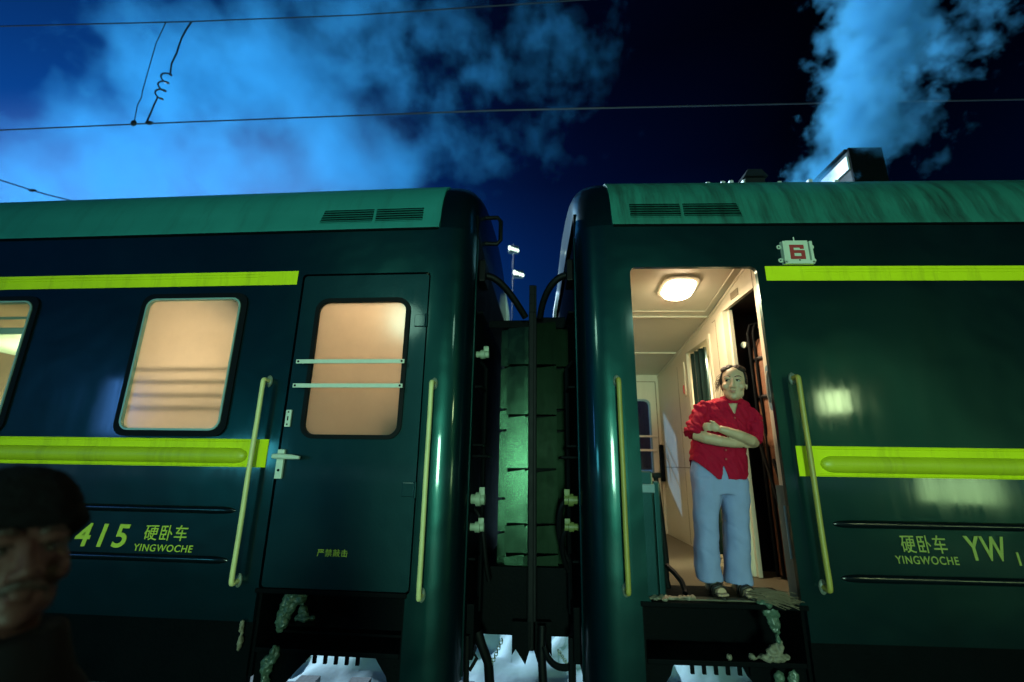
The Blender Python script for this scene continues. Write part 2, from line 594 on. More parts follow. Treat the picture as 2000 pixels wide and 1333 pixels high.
M['hair'] = mat('dark_hair', (0.016, 0.007, 0.005), 0.55, spec=0.3, var=0.4, nscale=40, stretch=(1, 1, 0.15), bump=0.3, bscale=80)
M['hat'] = mat('black_wool', (0.0015, 0.0015, 0.002), 0.95, spec=0.1, var=0.4, nscale=60, bump=0.7, bscale=220)
M['coat'] = mat('black_coat_cloth', (0.002, 0.002, 0.003), 0.9, spec=0.15, var=0.3, nscale=20, bump=0.2)
M['redcloth'] = mat('red_jacket_cloth', (0.36, 0.002, 0.026), 0.8, spec=0.2, var=0.15, nscale=20, bump=0.25, bscale=150)
M['jeans'] = mat('washed_blue_cloth', (0.25, 0.30, 0.53), 0.85, spec=0.2, var=0.14, nscale=9, bump=0.2, bscale=200)
M['sandal'] = mat('dark_leather', (0.02, 0.014, 0.012), 0.5)
M['eyewhite'] = mat('eye_white', (0.36, 0.34, 0.30), 0.25, var=0.03)
M['iris'] = mat('dark_iris', (0.012, 0.008, 0.006), 0.15, var=0.1)
M['lips'] = mat('lips', (0.36, 0.15, 0.12), 0.45)
M['curtain'] = frosted('thin_white_curtain', (0.85, 0.84, 0.66))
M['backlit_edge'] = mat('backlit_corner_tone', (0.75, 0.78, 0.8), 0.4, var=0.2)  # pale colour imitates backlight on the far corner

# ------------------------------------------------------------------ ground, platform, track
def build_ground():
    xs = [-260, -120, -60, -30, -18, -12, -9, -7, -5.5, -4.5] + [-4 + 0.07 * i for i in range(115)] + [4.5, 5.5, 7, 9, 12, 18, 30, 60, 120, 260]
    ys = [-200, -90, -40, -16, -6, -2, 0, 1.5] + [2.5 + 0.07 * i for i in range(60)] + [7, 8, 9.5, 11.5, 14, 16, 22, 34, 60, 120, 260]
    mb = MB()
    rows = []
    for y in ys:
        row = []
        for x in xs:
            z = -0.75
            if y > 2.5 and abs(x) < 13 and y < 14:
                k = min(1.0, (y - 2.5) / 0.8)
                p = Vector((x * 0.9, y * 0.9, 0.3))
                z += k * (0.16 + 0.30 * noise.noise(p * 1.1) + 0.22 * noise.noise(p * 2.7) + 0.11 * noise.noise(p * 5.0) + 0.015 * noise.noise(p * 14.0))
                z += 0.12 * k
            row.append((x, y, z))
        rows.append(row)
    mb.loft(rows, cap=False, close=False)
    tag(mb.build('ground', M['snow'], smooth='full'), None, None, kind='structure')
    p = MB().box(-120, 120, -40, -0.42, -0.72, 0.0)
    tag(p.build('platform', M['asphalt']), None, None, kind='structure')
    t = MB()
    for yy in (0.75, 2.15):
        t.box(-120, 120, yy - 0.035, yy + 0.035, -0.60, -0.45)
    for k in range(-60, 61):
        t.box(k * 0.58 - 0.11, k * 0.58 + 0.11, 0.2, 2.7, -0.745, -0.60)
    tag(t.build('railway_track', M['ballast']), None, None, kind='structure')


build_ground()

# ------------------------------------------------------------------ carriages
ROOF = [(0.030, 3.508), (0.040, 3.60), (0.060, 3.70), (0.100, 3.82), (0.170, 3.94), (0.285, 4.045), (0.50, 4.145), (0.80, 4.225), (1.15, 4.27), (1.5, 4.285)]
POST = [(0.30, 0.0), (0.22, 0.001), (0.19, 0.004), (0.16, 0.010), (0.13, 0.019), (0.10, 0.032), (0.07, 0.052), (0.045, 0.078), (0.025, 0.11), (0.01, 0.15), (0.0, 0.20)]
WIDTH = 3.0
LENGTH = 24.0
DZ0, DZ1 = 0.935, 3.16


def roof_d(z):
    for (d0, z0), (d1, z1) in zip(ROOF, ROOF[1:]):
        if z0 <= z <= z1:
            return d0 + (d1 - d0) * (z - z0) / (z1 - z0)
    return ROOF[0][0]


class Car:
    def __init__(self, s_end, sg, rz, label):
        self.s_end, self.sg, self.rz = s_end, sg, rz
        self.base = Vector((s_end + sg * 12.0, 1.5, -0.45))
        rot = Matrix.Rotation(rz, 3, 'Z')
        self.rot = rot
        self.root = empty('passenger_carriage', rot @ self.base, label, 'train carriage', 'coupled passenger carriages', rz)

    def s(self, u):
        return self.s_end + self.sg * u

    def P(self, u, d, z):
        return Vector((self.s(u), d, z))

    def world(self, u, d, z):
        return self.rot @ self.P(u, d, z)

    def build(self, mb, name, m, parent=None, smooth=False):
        o = mb.build(name, m, parent or self.root, self.base, smooth)
        return o

    def ubox(self, mb, u0, u1, d0, d1, z0, z1, b=None):
        a, c = sorted((self.s(u0), self.s(u1)))
        return mb.bbox(a, c, d0, d1, z0, z1, b) if b else mb.box(a, c, d0, d1, z0, z1)

    def fn(self, u, z, t):
        return self.P(u, t, z)

    def text(self, body, name, s0, z0, height, width=None, m='letter', d=-0.003, shear=0.0, bold=0.0, sp=1.0, parent=None, cap=0.72):
        c = bpy.data.curves.new('t', 'FONT')
        c.body = body
        c.size = 1.0
        c.shear = shear
        c.offset = bold
        c.extrude = 0.0015 / max(height, 1e-3) * cap
        c.space_character = sp
        o = bpy.data.objects.new('t', c)
        COL.objects.link(o)
        dg = bpy.context.evaluated_depsgraph_get()
        dg.update()
        me = bpy.data.meshes.new_from_object(o.evaluated_get(dg))
        bpy.data.objects.remove(o)
        xs = [v.co.x for v in me.vertices]
        ys = [v.co.y for v in me.vertices]
        x0, x1, y0, y1 = min(xs), max(xs), min(ys), max(ys)
        kz = height / (y1 - y0)
        kx = width / (x1 - x0) if width else kz
        for v in me.vertices:
            p = Vector((s0 + (v.co.x - x0) * kx, d - v.co.z * kz, z0 + (v.co.y - y0) * kz))
            v.co = p - self.base
        return link(name, me, M[m], parent or self.root)


def window(car, u0, u1, z0, z1, pane_mat, name='window'):
    """black gasket, pale inner trim, pane"""
    g = MB().plate(rrect(u0 - 0.006, u1 + 0.006, z0 - 0.006, z1 + 0.006, 0.09), [rrect(u0 + 0.046, u1 - 0.046, z0 + 0.041, z1 - 0.041, 0.07)], lambda u, z, t: car.P(u, -0.014 + t, z), 0.05)
    w = car.build(g, name, M['rubber'])
    t = MB().plate(rrect(u0 + 0.040, u1 - 0.040, z0 + 0.035, z1 - 0.035, 0.075), [rrect(u0 + 0.054, u1 - 0.054, z0 + 0.049, z1 - 0.049, 0.062)], lambda u, z, t_: car.P(u, -0.022 + t_, z), 0.05)
    car.build(t, 'trim', M['trim'], w)
    p = MB().plate(rrect(u0 + 0.044, u1 - 0.044, z0 + 0.039, z1 - 0.039, 0.07), [], lambda u, z, t_: car.P(u, 0.004 + t_, z), 0.006)
    car.build(p, 'pane', pane_mat, w)
    return w


def shell(car, windows, opening, roofmat):
    outer = [(0.30, 3.508), (0.30, 0.36), (0.345, 0.36), (0.345, 0.905), (1.33, 0.905), (1.33, 0.735), (LENGTH, 0.735), (LENGTH, 3.508)]
    holes = [opening] + [rrect(a + 0.02, b - 0.02, c + 0.02, e - 0.02, 0.08) for a, b, c, e in windows]
    car.build(MB().plate(outer, holes, car.fn, 0.035), 'side_wall', M['body'])
    # rounded corner post at the coupled end
    ring0, ring1 = [], []
    for (u, d) in POST:
        ring0.append(car.P(u, d, 0.40))
        ring1.append(car.P(u, d, 3.508))
    prof = [(u, d) for u, d in POST] + [(0.03, 0.22), (0.30, 0.04)]
    mb = MB()
    rows = []
    for z in [0.40 + 0.1943 * i for i in range(17)]:
        rows.append([car.P(u, d, z) for u, d in prof])
    mb.loft(rows)
    car.build(mb, 'corner_post', M['body'], smooth=True)
    # seam bead where the corner post meets the end wall
    car.build(MB().tube([car.P(0.002, 0.198, 0.42), car.P(0.002, 0.198, 3.5)], 0.012, 8), 'corner_bead', M['body'], smooth=True)
    # end wall, far wall, underside
    e = MB()
    car.ubox(e, 0.0, 0.05, 0.201, 2.765, 0.42, 3.72)
    car.build(e, 'end_wall', M['dark'])
    far_holes = [rrect(0.60, 1.22, 1.61, 2.57, 0.05)] if car.sg > 0 else []
    far = MB().plate([(0.02, 0.42), (LENGTH, 0.42), (LENGTH, 3.52), (0.02, 3.52)], far_holes, lambda u, z, t: car.P(u, 2.96 + t, z), 0.04)
    car.build(far, 'far_wall', M['dark'])
    car.build(MB().tube([car.P(-0.01, 2.76, 0.45), car.P(-0.01, 2.76, 3.50), car.P(0.0, 2.70, 3.72), car.P(0.04, 2.52, 3.95)], 0.042, 10), 'backlit_corner_post', M['backlit_edge'], smooth=True)  # backlit rim of the end put into the pale colour
    # roof: dark rounded end, pale long part
    def sect(u, e_):
        pts = [(d, z) for d, z in ROOF]
        pts = pts + [(WIDTH - d, z) for d, z in ROOF[-2::-1]]
        out = []
        for d, z in pts:
            cdist = (1.5 - d)
            dd = d + math.copysign(min(abs(cdist), e_), cdist)
            out.append(car.P(u, dd, 3.508 + (z - 3.508) * (1 - e_ * 0.55) - e_ * 0.25 * (z - 3.508)))
        return out
    rows = [sect(u, d) for u, d in POST]
    rows = [sect(0.34, 0.0)] + rows
    mb = MB().loft(rows, cap=False, close=False)
    mb.f.append(tuple(len(mb.v) - len(rows[0]) + i for i in range(len(rows[0]))))
    car.build(mb, 'roof_end', M['body'], smooth=True)
    def sect2(u):
        pts = [(ROOF[0][0] - 0.035, ROOF[0][1] + 0.004), (ROOF[0][0] - 0.032, ROOF[0][1] + 0.03)] + [(d - 0.012, z + 0.006) for d, z in ROOF[1:]]
        pts = pts + [(WIDTH - d, z) for d, z in pts[-2::-1]]
        return [car.P(u, d, z) for d, z in pts]
    rows = [sect2(u) for u in [0.275] + [0.6 + 1.2 * i for i in range(20)]]
    mb = MB().loft(rows, cap=True)
    car.build(mb, 'roof', roofmat, smooth=True)
    # louvred vent in the roof flank
    lv = MB()
    sl = MB()
    for bank in ((0.42, 0.805), (0.83, 1.24)):
        for k in range(8):
            z = 3.552 + k * 0.0235
            d = roof_d(z) - 0.013
            a, b = bank[0] - (0.0035 * (7 - k) if False else 0), bank[1] + 0.004 * (7 - k) * (1 if bank[0] > 0.7 else 0)
            if k < 7:
                d2 = roof_d(z + 0.0235) - 0.013
                x0, x1 = car.s(a), car.s(b)
                lv.add([(x0, d - 0.001, z), (x1, d - 0.001, z), (x1, d - 0.016, z + 0.004), (x0, d - 0.016, z + 0.004),
                        (x0, d2 - 0.001, z + 0.0135), (x1, d2 - 0.001, z + 0.0135)],
                       [(0, 1, 2, 3), (3, 2, 5, 4), (0, 3, 4), (1, 5, 2)])
                sl.add([(x0, d - 0.003, z + 0.011), (x1, d - 0.003, z + 0.011), (x1, d2 - 0.003, z + 0.0245), (x0, d2 - 0.003, z + 0.0245),
                        (x0, d - 0.0005, z + 0.011), (x1, d - 0.0005, z + 0.011), (x1, d2 - 0.0005, z + 0.0245), (x0, d2 - 0.0005, z + 0.0245)],
                       [(0, 1, 2, 3), (4, 7, 6, 5), (0, 3, 7, 4), (1, 5, 6, 2), (0, 4, 5, 1), (3, 2, 6, 7)])
    v = car.build(lv, 'louvre_vent', roofmat)
    car.build(sl, 'slot', M['dark'], v)
    # cornice drip moulding
    c = MB()
    car.ubox(c, 0.28, LENGTH, -0.012, 0.03, 3.494, 3.509)
    car.build(c, 'drip_moulding', M['dark'])
    # stripes
    st = MB()
    car.ubox(st, 1.365, LENGTH, -0.004, 0.001, 3.050, 3.163)
    us = car.build(st, 'yellow_stripe', M['yellow'])
    rb = MB()
    x0 = car.s(1.62)
    n = 10
    def bead(u0, zc, hz, dp, taper=0.10):
        rings = []
        for k in range(9):
            t = k / 8
            f = math.sqrt(max(0.0, 1 - (1 - t) ** 2)) if k else 0.02
            rings.append((u0 + taper * t, f))
        rings.append((LENGTH, 1.0))
        rows_ = []
        for u, f in rings:
            rows_.append([car.P(u, -dp * f * math.sin(math.pi * i / n), zc + hz * f * math.cos(math.pi * i / n)) for i in range(n + 1)])
        return rows_
    rb.loft(bead(1.58, 3.128, 0.016, 0.012, 0.2), cap=True, close=False)
    car.build(rb, 'ridge', M['yellow'], us, smooth=True)
    st = MB()
    car.ubox(st, 1.400, LENGTH, -0.004, 0.001, 1.688, 1.880)
    ls = car.build(st, 'yellow_stripe', M['yellow'])
    car.build(MB().loft(bead(1.54, 1.765, 0.054, 0.040, 0.09), cap=True, close=False), 'moulded_rail', M['yellow_dirty'], ls, smooth=True)
    car.build(MB().loft(bead(1.50, 1.868, 0.010, 0.010, 0.08), cap=True, close=False), 'bead', M['yellow'], ls, smooth=True)
    car.build(MB().loft(bead(1.50, 1.700, 0.010, 0.010, 0.08), cap=True, close=False), 'bead', M['yellow'], ls, smooth=True)
    for zc in (1.402, 1.090):
        car.build(MB().loft(bead(1.56, zc, 0.024, 0.018, 0.12), cap=True, close=False), 'pressed_rib', M['rib'], smooth=True)
    # floor slab and underframe
    fl = MB()
    car.ubox(fl, 0.06, LENGTH - 0.1, 0.42, 2.955, 0.80, 0.93)
    car.ubox(fl, 1.34, LENGTH - 0.1, 0.06, 0.42, 0.80, 0.93)
    car.build(fl, 'floor_slab', M['floor'])
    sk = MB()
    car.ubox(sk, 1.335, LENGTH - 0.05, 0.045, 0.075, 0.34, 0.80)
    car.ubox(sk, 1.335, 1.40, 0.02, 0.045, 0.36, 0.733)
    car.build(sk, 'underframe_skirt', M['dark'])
    uf = MB()
    car.ubox(uf, 0.32, 23, 1.2, 1.8, 0.56, 0.80)
    car.ubox(uf, 0.06, 0.30, 0.40, 2.6, 0.62, 0.80)
    car.build(uf, 'underframe', M['dark'])


def handrail(car, u, z0, z1, m, u_off=0.0):
    d = -0.075
    pts = [car.P(u + u_off, 0.0, z1 - 0.01)] + bez(car.P(u + u_off, -0.03, z1 - 0.01), car.P(u, d, z1 - 0.01), car.P(u, d, z1), car.P(u, d, z1 - 0.06), 6)
    pts += [car.P(u, d + 0.002 * math.sin(k), z1 - 0.06 - (z1 - z0 - 0.12) * k / 10) for k in range(1, 11)]
    pts += bez(car.P(u, d, z0 + 0.05), car.P(u, d, z0), car.P(u, d, z0), car.P(u + u_off, -0.03, z0 + 0.01), 6) + [car.P(u + u_off, 0.0, z0 + 0.01)]
    h = car.build(MB().tube(pts, 0.0165, 10), 'handrail', m, smooth=True)
    for z in (z0 + 0.012, z1 - 0.012):
        b = MB()
        b.ell(car.P(u + u_off, -0.004, z), (0.026, 0.012, 0.045), sub=2)
        b.cyl(car.P(u + u_off, -0.02, z + 0.024), car.P(u + u_off, -0.005, z + 0.024), 0.007, 8)
        b.cyl(car.P(u + u_off, -0.02, z - 0.024), car.P(u + u_off, -0.005, z - 0.024), 0.007, 8)
        car.build(b, 'bracket', M['bracket'], h, smooth=True)


def step_recess(car, gname='entrance_step', zt=0.585):
    # step well below the door: cheeks, back, two treads
    w = MB()
    car.ubox(w, 0.345, 0.365, 0.036, 0.40, 0.42, 0.905)
    car.ubox(w, 1.31, 1.33, 0.036, 0.40, 0.42, 0.905)
    car.ubox(w, 0.366, 1.309, 0.38, 0.40, 0.60, 0.80)
    car.ubox(w, 0.366, 1.309, 0.30, 0.38, zt, 0.60)
    car.build(w, 'step_well', M['dark'])
    for z, d0, d1 in ((zt, 0.03, 0.30),):
        t = MB()
        car.ubox(t, 0.368, 1.307, d0, d1, z, z + 0.03, 0.006)
        for k in range(6):
            u = 0.62 + k * 0.07
            car.ubox(t, u, u + 0.022, d0 + 0.004, d0 + 0.02, z - 0.045, z + 0.002)
        car.build(t, gname, M['dark'])
    bk = MB()
    for (ua, ub, uc) in ((0.366, 0.45, 0.53), (1.309, 1.04, 0.94)):
        bk.plate([(ua, zt - 0.001), (uc, zt - 0.001), (uc + (ub - uc) * 0.3, 0.52), (ub, 0.45), (ub + (ua - ub) * 0.3, 0.36), (ua, 0.36)], [], lambda u, z, t: car.P(u, 0.06 + t, z), 0.03)
        o = car.build(bk, 'step_bracket', M['dark'])
        bk = MB()
    sill = MB()
    car.ubox(sill, 0.335, 1.34, -0.012, 0.42, 0.905, 0.934, 0.006)
    car.build(sill, 'door_sill', M['dark'])


# ---- left carriage
LC = Car(-0.31, -1, DA, 'dark green passenger carriage with closed door and frosted lit windows')
L_WIN = [(1.74 + 1.76 * k, 2.60 + 1.76 * k, 1.90, 2.98) for k in range(12)]
L_OPEN = rrect(0.315, 1.325, 0.925, 3.135, 0.03, 3)
shell(LC, L_WIN, L_OPEN, M['roof'])
window(LC, *L_WIN[0], M['pane_frost'])
for k in range(1, 12):
    window(LC, *L_WIN[k], M['glass'])
# door leaf
dl = MB().plate(rrect(0.328, 1.312, 0.937, 3.122, 0.025, 3), [rrect(0.485, 1.155, 1.918, 2.898, 0.075)], lambda u, z, t: LC.P(u, 0.008 + t, z), 0.035)
door = LC.build(dl, 'door', M['door'])
g = MB().plate(rrect(0.452, 1.185, 1.888, 2.932, 0.10), [rrect(0.484, 1.156, 1.917, 2.899, 0.07)], lambda u, z, t: LC.P(u, -0.008 + t, z), 0.03)
LC.build(g, 'gasket', M['rubber'], door)
LC.build(MB().plate(rrect(0.48, 1.16, 1.915, 2.90, 0.07), [], lambda u, z, t: LC.P(u, 0.016 + t, z), 0.006), 'pane', M['pane_frost'], door)
for (z0, ua, ub) in ((2.432, 0.452, 1.255), (2.256, 0.452, 1.255)):
    b = MB()
    LC.ubox(b, ua, ub, -0.052, -0.040, z0 - 0.015, z0 + 0.015, 0.003)
    for u in (ua + 0.02, ub - 0.02):
        b.cyl(LC.P(u, -0.04, z0), LC.P(u, 0.01, z0), 0.008, 8)
    bar = LC.build(b, 'guard_bar', M['metal'], door)
    for u in (ua + 0.018, ub - 0.018):
        LC.build(MB().cyl(LC.P(u, -0.055, z0), LC.P(u, -0.051, z0), 0.008, 10), 'screw', M['dark'], bar)
# lock plate with lever, keyhole plate
b = MB()
LC.ubox(b, 1.268, 1.318, -0.016, 0.008, 1.615, 1.812, 0.005)
lock = LC.build(b, 'lock_plate', M['metal'], door)
lv = MB()
lv.tube([LC.P(1.335, -0.035, 1.765), LC.P(1.29, -0.04, 1.765), LC.P(1.20, -0.045, 1.762), LC.P(1.135, -0.047, 1.757)], [0.017, 0.020, 0.017, 0.011], 10)
lv.cyl(LC.P(1.293, -0.04, 1.765), LC.P(1.293, -0.01, 1.765), 0.016, 10)
LC.build(lv, 'door_handle', M['metal'], lock, smooth=True)
LC.build(MB().cyl(LC.P(1.293, -0.019, 1.672), LC.P(1.293, -0.012, 1.672), 0.009, 10), 'keyhole', M['dark'], lock)
b = MB()
LC.ubox(b, 1.262, 1.302, -0.008, 0.008, 1.968, 2.088, 0.004)
kp = LC.build(b, 'key_plate', M['metal'], door)
b = MB()
LC.ubox(b, 1.278, 1.286, -0.0105, -0.007, 2.012, 2.043)
LC.build(b, 'keyhole', M['dark'], kp)
for z in (2.072, 1.985):
    LC.build(MB().cyl(LC.P(1.282, -0.011, z), LC.P(1.282, -0.007, z), 0.006, 8), 'screw', M['dark'], kp)
for z in (1.56, 2.75):
    b = MB()
    LC.ubox(b, 0.335, 0.415, -0.004, 0.008, z - 0.045, z + 0.045, 0.003)
    b.tube([LC.P(0.325, -0.006, z - 0.05), LC.P(0.325, -0.006, z + 0.05)], 0.011, 8)
    LC.build(b, 'hinge', M['door'], door)
# narrow access covers beside the door
b = MB()
LC.ubox(b, 0.185, 0.235, -0.003 + 0.02, 0.03, 2.33, 2.78, 0.003)
LC.build(b, 'access_cover', M['door'])
handrail(LC, 1.465, 0.962, 2.306, M['rail'])
handrail(LC, 0.238, 0.918, 2.290, M['rail'])
step_recess(LC, zt=0.555)
LC.text('415', 'number_lettering', -3.01, 1.146, 0.152, 0.395, 'letter', shear=0.18, bold=0.018, sp=1.25)
LC.text('硬卧车', 'class_lettering', -2.502, 1.200, 0.100, 0.312, 'letter', shear=0.08, bold=0.004, sp=1.12)
LC.text('YINGWOCHE', 'class_lettering', -2.558, 1.131, 0.044, 0.425, 'letter', shear=0.1, bold=0.006, sp=1.12)
LC.text('严禁敲击', 'warning_lettering', -1.268, 1.132, 0.046, 0.208, 'letter', d=0.0055, bold=0.01, sp=1.1, parent=door)

# ---- right carriage
RC = Car(0.48, 1, 0.0, 'dark green passenger carriage with open lit doorway and steaming roof chimney')
R_WIN = [(3.45 + 1.76 * k, 4.31 + 1.76 * k, 1.90, 2.98) for k in range(11)]
R_OPEN = rrect(0.386, 1.306, 0.925, 3.16, 0.045, 4)
shell(RC, R_WIN, R_OPEN, M['roof_dirty'])
for k in range(11):
    window(RC, *R_WIN[k], M['glass'])
handrail(RC, 0.251, 0.985, 2.314, M['rail_old'])
handrail(RC, 1.443, 1.028, 2.340, M['rail_old'])
step_recess(RC)
RC.text('硬卧车', 'class_lettering', 2.435, 1.243, 0.104, 0.275, 'letter_dull', shear=-0.06, bold=0.004, sp=1.12)
RC.text('YINGWOCHE', 'class_lettering', 2.385, 1.180, 0.046, 0.376, 'letter_dull', shear=-0.06, bold=0.006, sp=1.12)
RC.text('YW', 'class_lettering', 2.815, 1.207, 0.140, 0.240, 'letter_dull', shear=-0.1, bold=0.02, sp=1.15)
RC.text('1', 'number_lettering', 3.110, 1.185, 0.075, None, 'letter_dull', shear=-0.06, bold=0.012)

# ------------------------------------------------------------------ the open vestibule of the right carriage
SW = 1.835                                   # its partition wall stands at x = SW


def ceil_z(d):
    for (a, za), (b, zb) in (((0.0, 3.35), (1.01, 3.145)), ((1.01, 3.145), (3.0, 2.905))):
        if a <= d <= b:
            return za + (zb - za) * (d - a) / (b - a)


def rc_vestibule():
    car = RC
    wp = lambda d, z, t: Vector((SW + t, d, z))
    outer = [(0.036, 0.931), (0.176, 0.931), (0.176, 3.070), (0.796, 3.070), (0.796, 0.931), (1.075, 0.931), (1.075, 2.960), (1.765, 2.960), (1.765, 0.931), (2.955, 0.931), (2.955, ceil_z(2.955)), (1.01, ceil_z(1.01)), (0.036, ceil_z(0.036))]
    wall = car.build(MB().plate(outer, [], wp, 0.03), 'vestibule_wall', M['cream'])
    # trims along the wall
    sm = MB()
    for (d0, d1, z0, z1) in ((0.18, 0.25, 3.10, 3.104),):
        pass
    sm.tube([(SW - 0.004, 0.06, ceil_z(0.06) - 0.03), (SW - 0.004, 1.01, ceil_z(1.01) - 0.03), (SW - 0.004, 2.93, ceil_z(2.93) - 0.03)], 0.009, 6)
    car.build(sm, 'cove_moulding', M['cream'], wall)
    sm = MB()
    sm.box(SW - 0.0025, SW + 0.001, 0.174, 0.181, 3.072, 3.27)
    sm.box(SW - 0.0025, SW + 0.001, 0.925, 0.931, 0.95, 3.05)
    sm.box(SW - 0.0025, SW + 0.001, 0.93, 1.00, 3.04, 3.046)
    sm.box(SW - 0.0025, SW + 0.001, 1.90, 2.92, 1.72, 1.728)
    sm.box(SW - 0.0025, SW + 0.001, 2.10, 2.106, 0.95, 2.85)
    car.build(sm, 'panel_seam', M['seam'], wall)
    # frame round the boiler room opening and round the corridor opening
    fr = MB().box(SW - 0.012, SW + 0.045, 0.735, 0.794, 0.935, 3.068).box(SW + 0.03, SW + 0.06, 0.70, 0.735, 0.935, 3.068)
    car.build(fr, 'boiler_door_frame', M['cream'], wall)
    fr = MB().box(SW - 0.014, SW + 0.05, 1.077, 1.110, 0.935, 2.958).box(SW - 0.014, SW + 0.05, 1.110, 1.764, 2.925, 2.958)
    car.build(fr, 'corridor_door_frame', M['cream'], wall)
    # hand recess and lower steel cover of the jamb
    hr = MB().plate(rrect(0.066, 0.160, 2.125, 2.450, 0.035), [], lambda d, z, t: Vector((SW - 0.004 + t, d, z)), 0.006)
    h = car.build(hr, 'hand_recess', M['handhold'], wall)
    car.build(MB().tube([(SW - 0.012, 0.11, 2.40), (SW - 0.022, 0.112, 2.36), (SW - 0.022, 0.118, 2.22), (SW - 0.012, 0.12, 2.18)], 0.011, 8), 'grip', M['cream'], h, smooth=True)
    jm = MB().bbox(SW - 0.03, SW + 0.002, 0.040, 0.172, 0.936, 1.625, 0.006)
    j = car.build(jm, 'jamb_cover', M['jamb'], wall)
    car.build(MB().tube([(SW - 0.036, 0.075, 1.50), (SW - 0.036, 0.075, 1.18)], 0.007, 8), 'latch_rod', M['steel'], j, smooth=True)
    # notice plate above the boiler opening, emergency handle
    car.build(MB().bbox(SW - 0.006, SW + 0.001, 0.42, 0.56, 3.105, 3.165, 0.002), 'notice_plate', M['seam'], wall)
    ah = MB().plate(rrect(1.845, 1.925, 2.47, 2.86, 0.03), [], lambda d, z, t: Vector((SW - 0.012 + t, d, z)), 0.012)
    a = car.build(ah, 'emergency_handle', M['cream'], wall)
    car.build(MB().bbox(SW - 0.022, SW - 0.012, 1.875, 1.892, 2.50, 2.60, 0.004), 'lever', M['red'], a)
    # ceiling in three panels with bead strips
    u0 = 0.801
    for (d0, d1) in ((0.037, 1.085), (1.125, 2.08), (2.11, 2.955)):
        mb = MB()
        mb.add([(u0, d0, ceil_z(d0)), (SW, d0, ceil_z(d0)), (SW, d1, ceil_z(d1)), (u0, d1, ceil_z(d1)),
                (u0, d0, ceil_z(d0) + 0.02), (SW, d0, ceil_z(d0) + 0.02), (SW, d1, ceil_z(d1) + 0.02), (u0, d1, ceil_z(d1) + 0.02)],
               [(0, 1, 2, 3), (7, 6, 5, 4), (0, 4, 5, 1), (1, 5, 6, 2), (2, 6, 7, 3), (3, 7, 4, 0)])
        car.build(mb, 'ceiling_panel', M['ceiling'])
    for d in (1.105, 2.095):
        car.build(MB().bbox(u0, SW - 0.002, d - 0.022, d + 0.022, ceil_z(d) - 0.012, ceil_z(d) + 0.02, 0.005), 'ceiling_bead', M['cream'])
    b = MB()
    b.tube([(u0, 0.98, ceil_z(0.98) - 0.002), (SW - 0.06, 0.98, ceil_z(0.98) - 0.002), (SW - 0.06, 0.06, ceil_z(0.06) - 0.002)], 0.006, 6)
    car.build(b, 'ceiling_bead', M['cream'])
    # inside of the coupled end, far wall with the opposite door
    car.build(MB().box(0.79, 0.80, 0.04, 2.928, 0.931, 3.30), 'end_lining', M['cream'])
    fl = MB().plate([(0.80, 0.931), (SW, 0.931), (SW, ceil_z(2.93)), (0.80, ceil_z(2.93))], [rrect(1.08, 1.695, 1.615, 2.565, 0.06)], lambda s, z, t: Vector((s, 2.93 + t, z)), 0.024)
    far = car.build(fl, 'far_door', M['cream'])
    sm = MB().box(1.792, 1.803, 2.926, 2.931, 0.94, 2.825).box(0.80, 1.803, 2.926, 2.931, 2.816, 2.825)
    car.build(sm, 'door_gap', M['seam'], far)
    car.build(MB().plate(rrect(1.06, 1.715, 1.595, 2.585, 0.07), [rrect(1.085, 1.69, 1.62, 2.56, 0.06)], lambda s, z, t: Vector((s, 2.918 + t, z)), 0.02), 'gasket', M['handhold'], far)
    car.build(MB().plate(rrect(1.07, 1.705, 1.605, 2.575, 0.06), [], lambda s, z, t: Vector((s, 2.945 + t, z)), 0.005), 'pane', M['glassblue'], far)
    for z in (2.105, 1.93):
        car.build(MB().bbox(1.0, 1.765, 2.895, 2.905, z - 0.013, z + 0.013, 0.003), 'guard_bar', M['cream'], far)
    dn = MB().bbox(SW - 0.05, SW - 0.001, 2.86, 2.92, 1.55, 2.0, 0.01)
    dn.tube([(SW - 0.04, 2.8, 1.9), (SW - 0.07, 2.75, 1.9), (SW - 0.07, 2.72, 1.6)], 0.012, 8)
    car.build(dn, 'door_closer', M['dark'], far)
    # ceiling lamp with frosted diffuser
    zl = ceil_z(0.55)
    fr = MB()
    def rr3(e, dz):
        return [Vector((s, d, ceil_z(d) - dz)) for s, d in rrect(1.265 + e, 1.535 - e, 0.42 + e, 0.70 - e, 0.085, 6)]
    fr.loft([rr3(-0.02, 0.0), rr3(-0.02, 0.018), rr3(0.004, 0.026), rr3(0.004, 0.0)], cap=False)
    lamp = car.build(fr, 'ceiling_lamp', M['cream'])
    df = MB().loft([rr3(0.006, 0.002), rr3(0.004, 0.030), rr3(0.016, 0.058), rr3(0.042, 0.080), rr3(0.08, 0.090)])
    car.build(df, 'diffuser', M['lamp'], lamp, smooth=True)
    light('vestibule_lamp_light', 'AREA', (1.40, 0.55, ceil_z(0.55) - 0.105), 24, (1.0, 0.78, 0.50), aim=(1.40, 0.50, 0), shape='RECTANGLE', size=0.22, size_y=0.20)
    # boiler room behind the partition
    bx = MB().box(SW + 0.031, 2.75, 0.06, 0.07, 0.94, 3.08).box(SW + 0.031, 2.75, 0.90, 0.91, 0.94, 3.08).box(2.74, 2.75, 0.07, 0.90, 0.94, 3.08).box(SW + 0.031, 2.75, 0.07, 0.90, 3.08, 3.09)
    room = car.build(bx, 'boiler_room', M['blackgear'])
    bo = MB()
